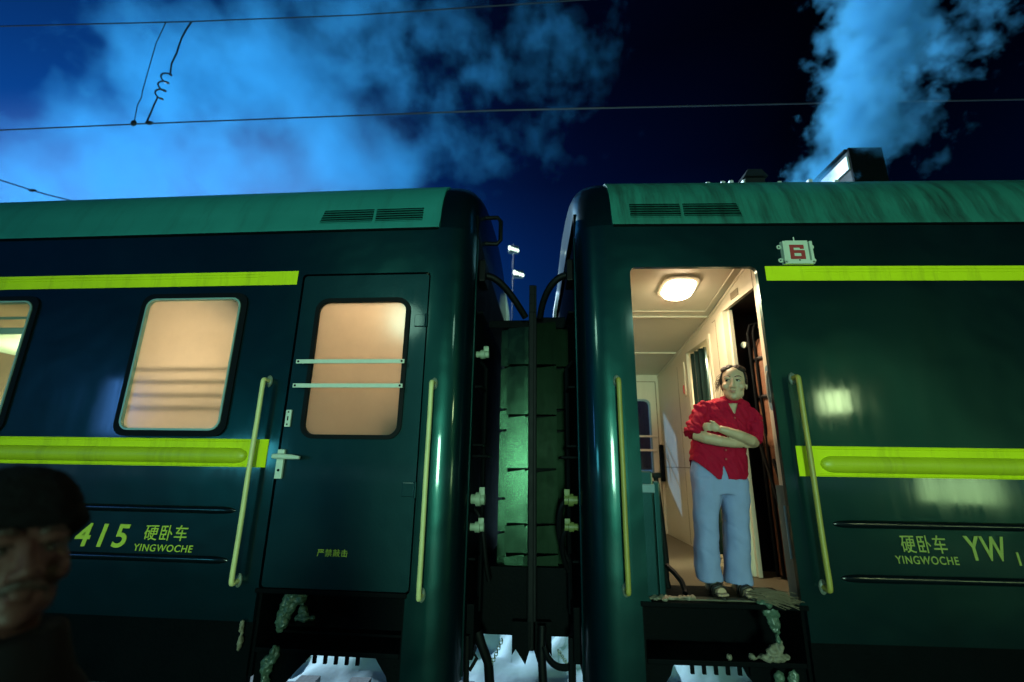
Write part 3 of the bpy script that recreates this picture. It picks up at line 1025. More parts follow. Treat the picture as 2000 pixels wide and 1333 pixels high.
    bo.loft([[Vector((2.24 + r_ * math.cos(a), 0.69 + r_ * math.sin(a), z)) for a in [2 * math.pi * k / 24 for k in range(24)]]
             for z, r_ in ((0.95, 0.2), (1.9, 0.2), (1.92, 0.215), (1.98, 0.215), (2.0, 0.2), (2.72, 0.2), (2.80, 0.16), (2.84, 0.07), (3.07, 0.07))])
    boil = car.build(bo, 'boiler', M['copper'], room, smooth=True)
    jk = MB()
    for z in (2.30, 2.62):
        jk.tube([(2.24 + 0.206 * math.cos(a), 0.69 + 0.206 * math.sin(a), z) for a in [2 * math.pi * k / 24 for k in range(25)]], 0.016, 8)
    car.build(jk, 'hoop', M['blackgear'], boil)
    pp = MB()
    for (s, d, r_) in ((2.00, 0.69, 0.012), (2.03, 0.66, 0.010)):
        pp.tube([(s, d, 0.95), (s, d, 2.85), (s + 0.02, d - 0.01, 2.92), (s + 0.10, d - 0.03, 2.94)], r_, 8)
    car.build(pp, 'pipe', M['rubber'], room, smooth=True)
    vl = MB()
    vl.cyl((1.99, 0.735, 2.76), (1.965, 0.72, 2.755), 0.026, 14)
    car.build(vl, 'gauge', M['metal'], room, smooth=True)
    rd = MB().bbox(1.93, 1.97, 0.22, 0.28, 2.45, 2.62, 0.01)
    car.build(rd, 'fire_extinguisher', M['red'], room)
    bl = MB()
    for k in range(5):
        bl.tube([(1.95 + 0.05 * k, 0.6 - 0.06 * k, 1.9 - 0.1 * k), (1.97 + 0.05 * k, 0.45 - 0.05 * k, 1.4), (1.96 + 0.05 * k, 0.3, 0.96)], 0.014, 6)
    car.build(bl, 'hose', M['rubber'], room, smooth=True)
    # corridor beyond the partition
    cr = MB().box(SW + 0.031, 4.2, 1.0, 1.01, 0.94, 2.96).box(SW + 0.031, 4.2, 2.10, 2.11, 0.94, 2.96).box(4.2, 4.21, 1.01, 2.10, 0.94, 2.96).box(SW + 0.031, 4.2, 1.01, 2.10, 2.96, 2.97)
    cor = car.build(cr, 'corridor', M['cream'])
    cu = MB()
    cu.loft([[Vector((SW + 0.06 + 0.028 * math.sin(k * 1.3), 1.43 + 0.33 * k / 14, z)) for k in range(15)] + [Vector((SW + 0.075 + 0.028 * math.sin(k * 1.3), 1.43 + 0.33 * k / 14, z)) for k in range(14, -1, -1)] for z in (0.96, 1.6, 2.3, 2.92)])
    car.build(cu, 'dark_curtain', M['door'], cor, smooth=True)
    light('corridor_light', 'AREA', (2.7, 1.5, 2.92), 60, (1.0, 0.92, 0.58), aim=(2.7, 1.5, 0), size=0.4)
    # raised step cover with its latch
    fp = MB().bbox(0.868, 0.948, 0.045, 0.72, 0.936, 1.705, 0.012).bbox(0.95, 0.992, 0.05, 0.70, 0.936, 1.64, 0.01)
    f = car.build(fp, 'step_cover', M['door'])
    car.build(MB().bbox(0.842, 0.952, 0.012, 0.044, 1.566, 1.622, 0.006), 'latch', M['jamb'], f)
    car.build(MB().bbox(0.842, 0.866, 0.04, 0.10, 0.95, 1.60, 0.006), 'latch_post', M['door'], f)
    # dirt floor trim at the threshold
    car.build(MB().bbox(0.87, 1.78, 0.036, 0.10, 0.9345, 0.944, 0.003), 'threshold', M['floor'])


rc_vestibule()

# tool leaning at the flap: black hooked rod
rod = MB()
rod.tube([(1.040, 0.32, 1.672), (1.052, 0.32, 1.55), (1.066, 0.31, 1.30), (1.072, 0.30, 1.12), (1.062, 0.28, 1.06), (1.055, 0.26, 1.0), (1.06, 0.24, 0.952)], 0.018, 8)
rod.tube([(1.066, 0.28, 1.085), (1.10, 0.22, 1.05), (1.128, 0.18, 1.01), (1.136, 0.15, 0.965), (1.13, 0.13, 0.952)], 0.017, 8)
rod.bbox(1.02, 1.075, 0.30, 0.345, 1.655, 1.69, 0.006)
tag(rod.build('fire_poker', M['rubber'], smooth=True), 'black iron rod with hooked foot leaning inside the open doorway', 'tool')

# ------------------------------------------------------------------ rooms behind the lit windows of the left carriage
def lc_room(u0, u1, d1, z0, z1, name, m, solid_left=True):
    a = MB()
    LC.ubox(a, u0, u1, d1, d1 + 0.01, z0, z1)
    LC.ubox(a, u0 - 0.01, u0, 0.045, d1, z0, z1)
    LC.ubox(a, u1, u1 + 0.01, 0.045, d1, z0, z1)
    LC.ubox(a, u0, u1, 0.045, d1, z1, z1 + 0.01)
    return LC.build(a, name, M[m])


lc_room(0.36, 1.36, 1.5, 0.932, 3.22, 'vestibule_lining', 'cream')
LC.build(MB().plate(rrect(0.29, 1.352, 0.933, 3.19, 0.03, 3), [rrect(0.345, 1.295, 0.955, 3.105, 0.03, 3)], lambda u, z, t: LC.P(u, 0.046 + t, z), 0.03), 'door_frame', M['dark'])
lc_room(1.62, 2.74, 1.3, 0.932, 3.1, 'washroom_lining', 'cream')
pw = LC.world(0.60, 0.62, 3.02)
light('vestibule_lamp_light', 'POINT', pw, 26, (1.0, 0.82, 0.62), shadow_soft_size=0.2)
pw = LC.world(2.16, 0.40, 2.44)
light('washroom_lamp_light', 'POINT', pw, 25, (1.0, 0.90, 0.70), shadow_soft_size=0.14)
st = MB()
LC.ubox(st, 0.47, 0.60, 0.10, 0.75, 0.94, 2.15, 0.02)
LC.build(st, 'step_cover', M['jamb'])  # box added inside to shade the lower part of the door pane
# board and bars behind the frosted pane; triangular board added to shade its corner
sh = MB()
LC.ubox(sh, 1.70, 2.25, 0.30, 0.34, 2.93, 2.97)
sh.add([LC.P(1.66, 0.10, 3.05), LC.P(2.30, 0.10, 3.05), LC.P(1.66, 0.10, 2.62), LC.P(1.66, 0.14, 3.05), LC.P(2.30, 0.14, 3.05), LC.P(1.66, 0.14, 2.62)], [(0, 1, 2), (3, 5, 4), (0, 3, 4, 1), (1, 4, 5, 2), (2, 5, 3, 0)])
LC.build(sh, 'shelf_and_shade_board', M['cream'])
for z in (2.39, 2.305, 2.215, 2.13):
    b = MB()
    LC.ubox(b, 1.74, 2.60, 0.045, 0.057, z - 0.010, z + 0.010)
    LC.build(b, 'window_rail', M['steel'])
# first compartment: seen through clear glass
cp = lc_room(3.0, 7.2, 1.55, 0.932, 3.15, 'compartment_lining', 'cream')
for (ua, ub, z0, z1, dd) in ((3.56, 3.59, 2.1, 2.35, 1.2), (3.9, 3.95, 1.95, 2.6, 1.2), (3.02, 4.6, 2.60, 2.64, 1.2)):
    b = MB()
    LC.ubox(b, ua, ub, dd, dd + 0.3, z0, z1, 0.01)
    LC.build(b, 'bunk_post', M['cream'], cp)
cu = MB()
rows = []
for z in (1.92, 2.3, 2.62):
    rows.append([LC.P(3.96 + 0.40 * k / 24, 0.12 + 0.018 * math.sin(k * 1.4), z) for k in range(25)] + [LC.P(3.96 + 0.40 * k / 24, 0.128 + 0.018 * math.sin(k * 1.4), z) for k in range(24, -1, -1)])
cu.loft(rows)
LC.build(cu, 'curtain', M['curtain'], cp, smooth=True)
b = MB()
LC.ubox(b, 3.02, 4.7, 0.10, 0.9, 2.70, 2.76, 0.01)
b.tube([LC.P(3.2, 0.16, 2.80), LC.P(3.6, 0.16, 2.80), LC.P(3.7, 0.16, 2.86), LC.P(4.4, 0.16, 2.86)], 0.012, 8)
LC.build(b, 'luggage_rack', M['trim'], cp)
light('compartment_light', 'AREA', LC.world(4.2, 0.9, 2.60), 240, (1.0, 0.88, 0.50), aim=LC.world(4.0, 1.0, 1.0), size=0.5)
light('compartment_light', 'POINT', LC.world(4.1, 0.6, 2.35), 70, (1.0, 0.88, 0.52), shadow_soft_size=0.15)

# ------------------------------------------------------------------ gangway between the carriages
def bellows(car, cols, d0, mname, zt, sgn):
    """overlapping steel plates of the gangway side; cols: (u0, u1, depth)"""
    core = MB()
    car.ubox(core, cols[0][0] - 0.02, cols[-1][1], d0 + 0.16, 2.15, 0.85, zt - 0.02)
    base = car.build(core, 'gangway_bellows', M['dark'])
    for ci, (u0, u1, d) in enumerate(cols):
        zs = [0.955, 1.055, 1.275, 1.70, 2.14, 2.575, zt] if ci != 0 else [0.955, 1.20, 1.46, 2.02, 2.2, 2.575, zt]
        for k in range(len(zs) - 1):
            mb = MB()
            z0, z1 = zs[k] + 0.006, zs[k + 1] - 0.006
            a, b = sorted((car.s(u0 + 0.004), car.s(u1 - 0.004)))
            t0, t1 = 0.0, random.uniform(-0.004, 0.010)
            wedge = 0.020 * random.uniform(0.6, 1.3)
            front = [Vector((a, d, z0)), Vector((b, d, z0)), Vector((b, d + t1, z1)), Vector((a, d + t1 * (z1 - wedge - z0) / (z1 - z0), z1 - wedge))]
            mb.loft([front, [p + Vector((0, 0.11, 0)) for p in front]])
            car.build(mb, 'plate', M[mname], base)
    return base


bellows(LC, [(-0.148, -0.212, 0.84), (-0.214, -0.362, 0.75), (-0.364, -0.398, 0.742)], 0.75, 'bellows', 2.93, -1)
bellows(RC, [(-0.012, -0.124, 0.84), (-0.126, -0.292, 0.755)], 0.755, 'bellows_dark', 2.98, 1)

# buffing frames that meet in the middle
for car, u0, u1 in ((LC, -0.400, -0.449), (RC, -0.294, -0.340)):
    fr = MB()
    car.ubox(fr, u0, u1, 0.62, 0.80, 0.43, 3.02, 0.01)
    car.ubox(fr, u0, u1, 2.2, 2.34, 0.60, 3.02, 0.01)
    car.ubox(fr, u0, u1, 0.80, 2.2, 2.95, 3.10, 0.01)
    for k in range(3):
        z = 3.02 + 0.09 * k
        car.ubox(fr, u0, u1 + (0.006 * k if car.sg > 0 else -0.0), 0.68 + 0.01 * k, 0.76 - 0.008 * k, z, z + 0.10, 0.006)
    car.build(fr, 'buffing_frame', M['rubber'])
    top = MB()
    ua = -0.03
    car.ubox(top, ua, u0 + 0.002, 0.80, 2.2, 2.93, 3.0 + (0.03 if car.sg > 0 else 0.0), 0.008)
    car.build(top, 'bellows_roof', M['dark'])
    # electric jumper cable arching from the end wall to the middle
    u_in = 0.0
    zz = 3.27
    cb = MB()
    cb.tube(bez(car.P(-0.0, 0.42, zz), car.P(-0.13, 0.40, zz + 0.03), car.P(-0.24, 0.5, zz - 0.10), car.P(u0 + 0.03, 0.66, 2.98), 14), 0.030, 10)
    car.build(cb, 'jumper_cable', M['rubber'], smooth=True)
    sk = MB()
    sk.bbox(*sorted((car.s(-0.055), car.s(0.0))), 0.30, 0.52, zz - 0.09, zz + 0.10, 0.012)
    car.build(sk, 'cable_socket', M['rubber'])
    # end hand grab high on the end wall
    g = MB()
    if car.sg < 0:
        g.tube([car.P(0.06, 0.60, 3.93), car.P(-0.11, 0.60, 3.93), car.P(-0.14, 0.60, 3.89), car.P(-0.14, 0.60, 3.70), car.P(-0.11, 0.60, 3.665), car.P(0.0, 0.60, 3.67)], 0.02, 8)
        car.build(g, 'end_grab_rail', M['rubber'], smooth=True)
    # white cap sockets on the end wall
    for (z, r_) in ((2.57, 0.036), (1.485, 0.050), (1.295, 0.038)) if car.sg < 0 else ((1.492, 0.044), (1.31, 0.034)):
        s_ = MB()
        s_.cyl(car.P(0.0, 0.34, z), car.P(-0.035, 0.34, z), r_ * 0.7, 14)
        s_.cyl(car.P(-0.035, 0.34, z), car.P(-0.07, 0.34, z), r_, 16)
        s_.cyl(car.P(-0.072, 0.34, z), car.P(-0.10, 0.34, z), r_ * 0.8, 16)
        s_.bbox(*sorted((car.s(-0.10), car.s(-0.06))), 0.315, 0.335, z + r_ * 0.6, z + r_ * 1.7, 0.004)
        o = car.build(s_, 'jumper_socket', M['socketpale'] if car.sg < 0 else M['socket'], smooth=True)
    # ledges, steps and pipes on the end wall
    lg = MB()
    for (z, w_) in ((2.90, 0.05), (2.30, 0.06), (1.86, 0.08), (1.78, 0.12), (1.08, 0.05)):
        car.ubox(lg, -w_, 0.0, 0.30, 0.62, z, z + 0.018, 0.004)
    for (d, r_) in ((0.55, 0.018), (0.62, 0.012)):
        lg.tube([car.P(-0.05, d, 0.7), car.P(-0.05, d, 2.5), car.P(0.0, d, 2.56)], r_, 8)
    car.build(lg, 'end_fittings', M['dark'])
    # hoses to the next carriage
    hs = MB()
    if car.sg < 0:
        hs.tube(bez(car.P(0.0, 0.5, 1.40), car.P(-0.10, 0.45, 1.36), car.P(-0.07, 0.5, 1.1), car.P(-0.12, 0.55, 0.9), 10), 0.018, 8)
    else:
        hs.tube(bez(car.P(-0.03, 0.45, 1.50), car.P(-0.16, 0.42, 1.50), car.P(-0.16, 0.5, 1.2), car.P(-0.06, 0.55, 1.05), 10), 0.022, 8)
        hs.tube(bez(car.P(-0.03, 0.45, 1.30), car.P(-0.13, 0.42, 1.30), car.P(-0.13, 0.5, 1.1), car.P(-0.06, 0.55, 0.98), 10), 0.018, 8)
    car.build(hs, 'end_hose', M['rubber'], smooth=True)
    # buffer beam and coupler below
    bb = MB()
    car.ubox(bb, -0.05, 0.10, 0.33, 2.7, 0.46, 0.80, 0.01)
    car.ubox(bb, u0, -0.05, 0.70, 2.2, 0.50, 0.97, 0.01)
    car.build(bb, 'buffer_beam', M['dark'])
    cpl = MB()
    car.ubox(cpl, u1 + (0.0), 0.3, 1.35, 1.65, 0.42, 0.66, 0.03)
    car.build(cpl, 'coupler', M['dark'])
    # V shaped bracket tails under the gangway
    vb = MB()
    a0, a1 = (u0 + 0.11, u0 - 0.03)
    vb.plate([(a0, 0.62), (a1, 0.62), (a1, 0.47), ((a0 * 0.3 + a1 * 0.7), 0.345), (a0 * 0.8 + a1 * 0.2, 0.44), (a0, 0.40)], [], lambda u, z, t: car.P(u, 0.62 + t, z), 0.03)
    car.build(vb, 'gangway_bracket', M['dark'])
    # brake hoses
    bh = MB()
    if car.sg < 0:
        bh.tube([car.P(-0.06, 0.45, 0.60), car.P(-0.09, 0.45, 0.52), car.P(-0.14, 0.47, 0.40), car.P(-0.155, 0.5, 0.2), car.P(-0.16, 0.55, -0.1), car.P(-0.26, 0.7, -0.22)], 0.034, 10)
        bh.tube([car.P(-0.01, 0.30, 0.62), car.P(-0.015, 0.30, 0.35), car.P(-0.01, 0.30, 0.05)], 0.020, 8)
        bh.tube([car.P(-0.02, 0.35, 0.48), car.P(-0.05, 0.35, 0.50), car.P(-0.075, 0.35, 0.47), car.P(-0.03, 0.34, 0.40)], 0.012, 8)
    else:
        bh.tube([car.P(-0.255, 0.55, 0.62), car.P(-0.26, 0.52, 0.45), car.P(-0.245, 0.5, 0.2), car.P(-0.24, 0.55, -0.1)], 0.030, 10)
        bh.tube(bez(car.P(-0.24, 0.5, 0.50), car.P(-0.22, 0.45, 0.40), car.P(-0.12, 0.42, 0.39), car.P(-0.06, 0.42, 0.42), 10), 0.022, 8)
        bh.tube([car.P(-0.055, 0.40, 0.60), car.P(-0.058, 0.40, 0.3), car.P(-0.05, 0.40, 0.0)], 0.026, 8)
    car.build(bh, 'brake_hose', M['rubber'], smooth=True)
    ch = MB()
    p0, p1 = ((car.P(-0.235, 0.5, 0.545), car.P(-0.165, 0.45, 0.40)) if car.sg < 0 else (car.P(-0.15, 0.45, 0.50), car.P(-0.075, 0.43, 0.41)))
    n = 9
    for k in range(n):
        c = p0.lerp(p1, (k + 0.5) / n)
        ax = Vector((0, 1, 0)) if k % 2 else Vector((1, 0.4, 0.2))
        ch.torus(c, ax, 0.0105, 0.0036, 10, 6)
    car.build(ch, 'chain', M['steel'], smooth=True)

# ------------------------------------------------------------------ roof equipment of the right carriage
cw = MB()
cw.bbox(3.39, 3.70, 1.0, 1.95, 4.20, 4.905, 0.012)
cowl = RC.build(cw, 'roof_chimney', M['cowl'])
fm = MB().bbox(3.366, 3.389, 1.0, 1.42, 4.69, 4.84, 0.006).bbox(3.366, 3.389, 1.47, 1.95, 4.66, 4.84, 0.006)
fm.bbox(3.372, 3.389, 1.42, 1.47, 4.66, 4.82, 0.004)
RC.build(fm, 'lit_side_plate', M['chimneywhite'], cowl)  # pale raised plate also carries the backlight on the left face
fm = MB().bbox(3.385, 3.72, 0.975, 1.0, 4.30, 4.925, 0.006).bbox(3.36, 3.72, 1.0, 1.97, 4.906, 4.925, 0.005)
RC.build(fm, 'cowl_flange', M['dark'], cowl)
vt = MB()
vt.bbox(2.32, 2.52, 1.0, 1.4, 4.20, 4.60, 0.01)
vt.loft([[Vector((2.30, 0.97, 4.60)), Vector((2.54, 0.97, 4.60)), Vector((2.54, 1.43, 4.60)), Vector((2.30, 1.43, 4.60))], [Vector((2.36, 1.0, 4.70)), Vector((2.50, 1.0, 4.70)), Vector((2.50, 1.4, 4.70)), Vector((2.36, 1.4, 4.70))]])
v_ = RC.build(vt, 'roof_vent', M['cowl'])
RC.build(MB().bbox(2.296, 2.316, 1.0, 1.4, 4.42, 4.58, 0.004), 'lit_side_plate', M['chimneywhite'], v_)  # pale plate stands for the backlit left side of the vent
st = MB()
for s_ in (2.05, 2.13, 2.6, 2.9, 3.15, 1.9):
    st.bbox(s_ - 0.02, s_ + 0.02, 0.9, 0.96, 4.22, 4.50 + 0.012 * math.sin(s_ * 9), 0.005)
RC.build(st, 'roof_stud', M['chimneywhite'])

# ------------------------------------------------------------------ number sign above the yellow stripe
def number_sign():
    root = empty('number_sign', (2.08, -0.01, 3.17), 'small pale sign with red number 6 above the yellow stripe', 'sign')
    off = Vector((2.08, -0.01, 3.17))
    z0, z1, s0, s1 = 3.170, 3.352, 1.974, 2.186
    h = MB()
    h.bbox(s0, s1, -0.018, 0.0, z0, z1, 0.004)
    h.bbox(s0, s0 + 0.020, -0.044, -0.018, z0, z1 - 0.006, 0.004).bbox(s1 - 0.020, s1, -0.044, -0.018, z0, z1 - 0.006, 0.004)
    h.bbox(s0, s1, -0.044, -0.018, z0 - 0.004, z0 + 0.020, 0.004)
    h.cyl(((s0 + s1) / 2 - 0.004, -0.012, z1), ((s0 + s1) / 2 - 0.008, -0.02, z1 + 0.036), 0.0045, 8)
    h.build('holder', M['sign'], root, off)
    for (s, z) in ((s0 - 0.012, z1 - 0.04), (s1 + 0.012, z1 - 0.04), (s0 - 0.012, z0 + 0.035), (s1 + 0.012, z0 + 0.035)):
        l = MB().torus((s, -0.010, z), (0, 1, 0), 0.012, 0.006, 14, 6)
        l.build('lug', M['sign'], root, off, smooth=True)
    p = MB().bbox(s0 + 0.024, s1 - 0.026, -0.034, -0.026, z0 + 0.021, z1 + 0.002, 0.003)
    pl = p.build('number_plate', M['sign'], root, off)
    n = MB()
    a0, a1, b0, b1 = 2.023, 2.129, 3.205, 3.318
    y0, y1 = -0.0365, -0.0335
    w = 0.028
    n.box(a0, a0 + w, y0, y1, b0, b1)
    n.box(a0 + w, a1 - 0.004, y0, y1, b1 - 0.023, b1)
    n.box(a1 - w - 0.004, a1 - 0.004, y0, y1, b1 - 0.033, b1 - 0.0235)
    n.box(a0 + w, a1, y0, y1, b0 + 0.047, b0 + 0.070)
    n.box(a0 + w, a1, y0, y1, b0, b0 + 0.023)
    n.box(a1 - w, a1, y0, y1, b0 + 0.0235, b0 + 0.0465)
    n.build('numeral', M['signred'], pl, off)
    d = MB().cyl((2.084, -0.0365, 3.196), (2.084, -0.033, 3.196), 0.006, 10)
    d.build('screw_hole', M['dark'], pl, off)


number_sign()


# ------------------------------------------------------------------ ice and broom on the steps
def icicle(name, car, pts, label, m, cat='ice', seed=1):
    mb = MB()
    rnd = random.Random(seed)
    for (u, d, z, ru, rd, rz_) in pts:
        mb.ell(car.rot @ car.P(u, d, z), (ru, rd, rz_), sub=3)
    me = remesh(mb, 0.007, 3)
    wrinkle(me, lambda p: 0.016 * noise.noise(p * 26 + Vector((seed, 0, 0))) + 0.010 * noise.noise(p * 60))
    o = link(name, me, M[m], None, 'full')
    return tag(o, label, cat, 'frozen clumps on the door steps')


icicle('ice_clump', LC, [(1.13, 0.16, 0.86, 0.07, 0.05, 0.06), (1.18, 0.14, 0.80, 0.05, 0.04, 0.09), (1.20, 0.12, 0.73, 0.04, 0.03, 0.09), (1.08, 0.15, 0.76, 0.035, 0.03, 0.05), (1.06, 0.14, 0.73, 0.07, 0.03, 0.015)], 'green tinged ice hanging below the closed door sill', 'ice', seed=3)
icicle('ice_clump', LC, [(1.17, 0.02, 0.555, 0.028, 0.03, 0.05), (1.21, 0.02, 0.48, 0.035, 0.03, 0.07), (1.20, 0.02, 0.42, 0.025, 0.02, 0.06)], 'narrow ice tongue hanging from the lower step under the closed door', 'ice', seed=5)
icicle('ice_clump', LC, [(1.385, -0.02, 0.70, 0.010, 0.02, 0.06), (1.382, -0.02, 0.64, 0.008, 0.02, 0.07)], 'thin pale icicle beside the step well of the left carriage', 'icewarm', seed=6)
icicle('ice_clump', RC, [(1.10, 0.03, 0.935, 0.06, 0.05, 0.022), (1.12, 0.02, 0.885, 0.055, 0.03, 0.04), (1.13, 0.02, 0.83, 0.035, 0.02, 0.05), (1.15, 0.02, 0.77, 0.012, 0.012, 0.06)], 'green ice dripping over the sill at the woman\'s feet', 'ice', seed=8)
icicle('ice_clump', RC, [(1.12, 0.05, 0.635, 0.10, 0.04, 0.022), (1.13, 0.05, 0.67, 0.05, 0.03, 0.035), (1.16, 0.04, 0.70, 0.025, 0.02, 0.04), (1.0, 0.05, 0.63, 0.02, 0.02, 0.012), (0.86, 0.05, 0.63, 0.018, 0.02, 0.02)], 'dirty snow crust lying on the lower step of the open door', 'icewarm', seed=9)
icicle('ice_clump', RC, [(1.12, 0.0, 0.53, 0.035, 0.02, 0.06), (1.2, 0.0, 0.55, 0.03, 0.02, 0.04)], 'green ice hanging below the lower step of the open door', 'ice', seed=12)
icicle('snow_clump', RC, [(0.46, 0.03, 0.948, 0.07, 0.04, 0.012), (0.55, 0.04, 0.948, 0.05, 0.03, 0.010), (0.64, 0.06, 0.948, 0.06, 0.03, 0.009)], 'thin trodden snow on the sill beside the raised step cover', 'icewarm', cat='snow', seed=14)

br = MB()
rnd = random.Random(4)
for k in range(150):
    t_ = rnd.random()
    a = Vector((1.49 + 0.10 * t_ + rnd.uniform(-0.02, 0.02), 0.06 + rnd.uniform(-0.05, 0.06), 0.958 + rnd.uniform(-0.010, 0.035)))
    ln = rnd.uniform(0.07, 0.22)
    ang = rnd.gauss(-0.10, 0.22)
    b = a + Vector((ln * math.cos(ang), ln * math.sin(ang) - 0.02, rnd.uniform(-0.045, 0.012)))
    b.z = max(b.z, 0.937 if b.y > -0.012 else 0.90)
    br.tube([a, a.lerp(b, 0.5) + Vector((0, 0, rnd.uniform(0.0, 0.02))), b], [0.0028, 0.0026, 0.0014], 4)
tag(br.build('broom_head', M['straw']), 'frayed straw broom head lying on the doorway sill', 'broom')


# ------------------------------------------------------------------ people
def head_shapes(mb, T, h, jaw=1.0, nose=1.0, ears=True):
    """head in head-heights: x to the viewer's right when seen from the front, -y is the face, z up; T maps to the scene"""
    def e(c, r, rot=None, sub=3):
        t = MB().ell(c, r, rot, sub)
        mb.add([T @ v for v in t.v], t.f)
    e((0, 0.06, 0.13), (0.315, 0.40, 0.37), sub=4)
    e((0, -0.08, -0.10), (0.265, 0.285, 0.36), sub=4)
    e((0, -0.12, -0.33), (0.19 * jaw, 0.215, 0.165))
    e((0, -0.25, -0.425), (0.085 * jaw, 0.075, 0.065))
    for k in range(7):
        t = k / 6
        e((0, -0.345 - 0.085 * t * nose, 0.03 - 0.19 * t), 0.036 + 0.016 * t, sub=2)
    e((0, -0.435 - 0.01 * (nose - 1), -0.17), (0.056 * nose, 0.05, 0.045), sub=2)
    for s in (-1, 1):
        e((s * 0.055 * nose, -0.395, -0.185), (0.040, 0.05, 0.036), sub=2)
        e((s * 0.12, -0.315, 0.085), (0.115, 0.05, 0.034))
        e((s * 0.175, -0.25, -0.14), (0.10, 0.10, 0.10))
        e((s * 0.185, -0.10, -0.28), (0.06 * jaw, 0.12, 0.12))
        if ears:
            e((s * 0.305, 0.05, -0.05), (0.030, 0.075, 0.105), Euler((0.15, 0, s * 0.3)))
        # upper eyelid and lower lid
        e((s * 0.12, -0.300, 0.040), (0.078, 0.042, 0.020), Euler((0, s * 0.06, s * 0.25)), sub=2)
        e((s * 0.12, -0.305, -0.042), (0.070, 0.030, 0.014), Euler((0, 0, s * 0.25)), sub=2)
    e((0, -0.368, -0.272), (0.088, 0.032, 0.020), sub=2)
    e((0, -0.360, -0.318), (0.072, 0.034, 0.024), sub=2)


def face_parts(T, root, look=(0, 0), brow=0.02, browmat='hair', lipmat='lips', white='eyewhite'):
    """eyes, brows and lips as parts under the person"""
    off = root.location
    for s in (-1, 1):
        w = MB()
        t = MB().ell((s * 0.12, -0.282, 0.0), (0.070, 0.052, 0.030), Euler((0, 0, s * 0.25)))
        w.add([T @ v for v in t.v], t.f)
        eye = w.build('eye', M[white], root, off, smooth='full')
        ir = MB()
        t = MB().ell((s * 0.12 + look[0] * 0.022, -0.324 + 0.004 * abs(look[0]), look[1] * 0.008), (0.036, 0.020, 0.034), sub=2)
        ir.add([T @ v for v in t.v], t.f)
        ir.build('iris', M['iris'], eye, off, smooth='full')
        ls = MB()
        t = MB().tube([(s * 0.052, -0.335, 0.012), (s * 0.09, -0.345, 0.030), (s * 0.14, -0.336, 0.032), (s * 0.185, -0.305, 0.012)], [0.006, 0.009, 0.009, 0.006], 6)
        ls.add([T @ v for v in t.v], t.f)
        ls.build('eyelash', M['iris'], eye, off, smooth='full')
        b = MB()
        t = MB().tube([(s * 0.05, -0.362, 0.098), (s * 0.10, -0.368, 0.122), (s * 0.17, -0.345, 0.125), (s * 0.225, -0.295, 0.100)], [brow * 0.7, brow, brow * 0.9, brow * 0.4], 6)
        b.add([T @ v for v in t.v], t.f)
        b.build('eyebrow', M[browmat], root, off, smooth='full')
    l = MB()
    for (z, r) in ((-0.276, (0.078, 0.030, 0.015)), (-0.312, (0.064, 0.032, 0.019))):
        t = MB().ell((0, -0.372, z), r, sub=2)
        l.add([T @ v for v in t.v], t.f)
    l.build('lips', M[lipmat], root, off, smooth='full')


def ring(c, rx, ry, n=24, p=2.4, axis=None):
    """super-ellipse ring in the horizontal plane"""
    out = []
    for k in range(n):
        a = 2 * math.pi * k / n
        ca, sa = math.cos(a), math.sin(a)
        out.append(Vector((c[0] + rx * math.copysign(abs(ca) ** (2 / p), ca), c[1] + ry * math.copysign(abs(sa) ** (2 / p), sa), c[2])))
    return out


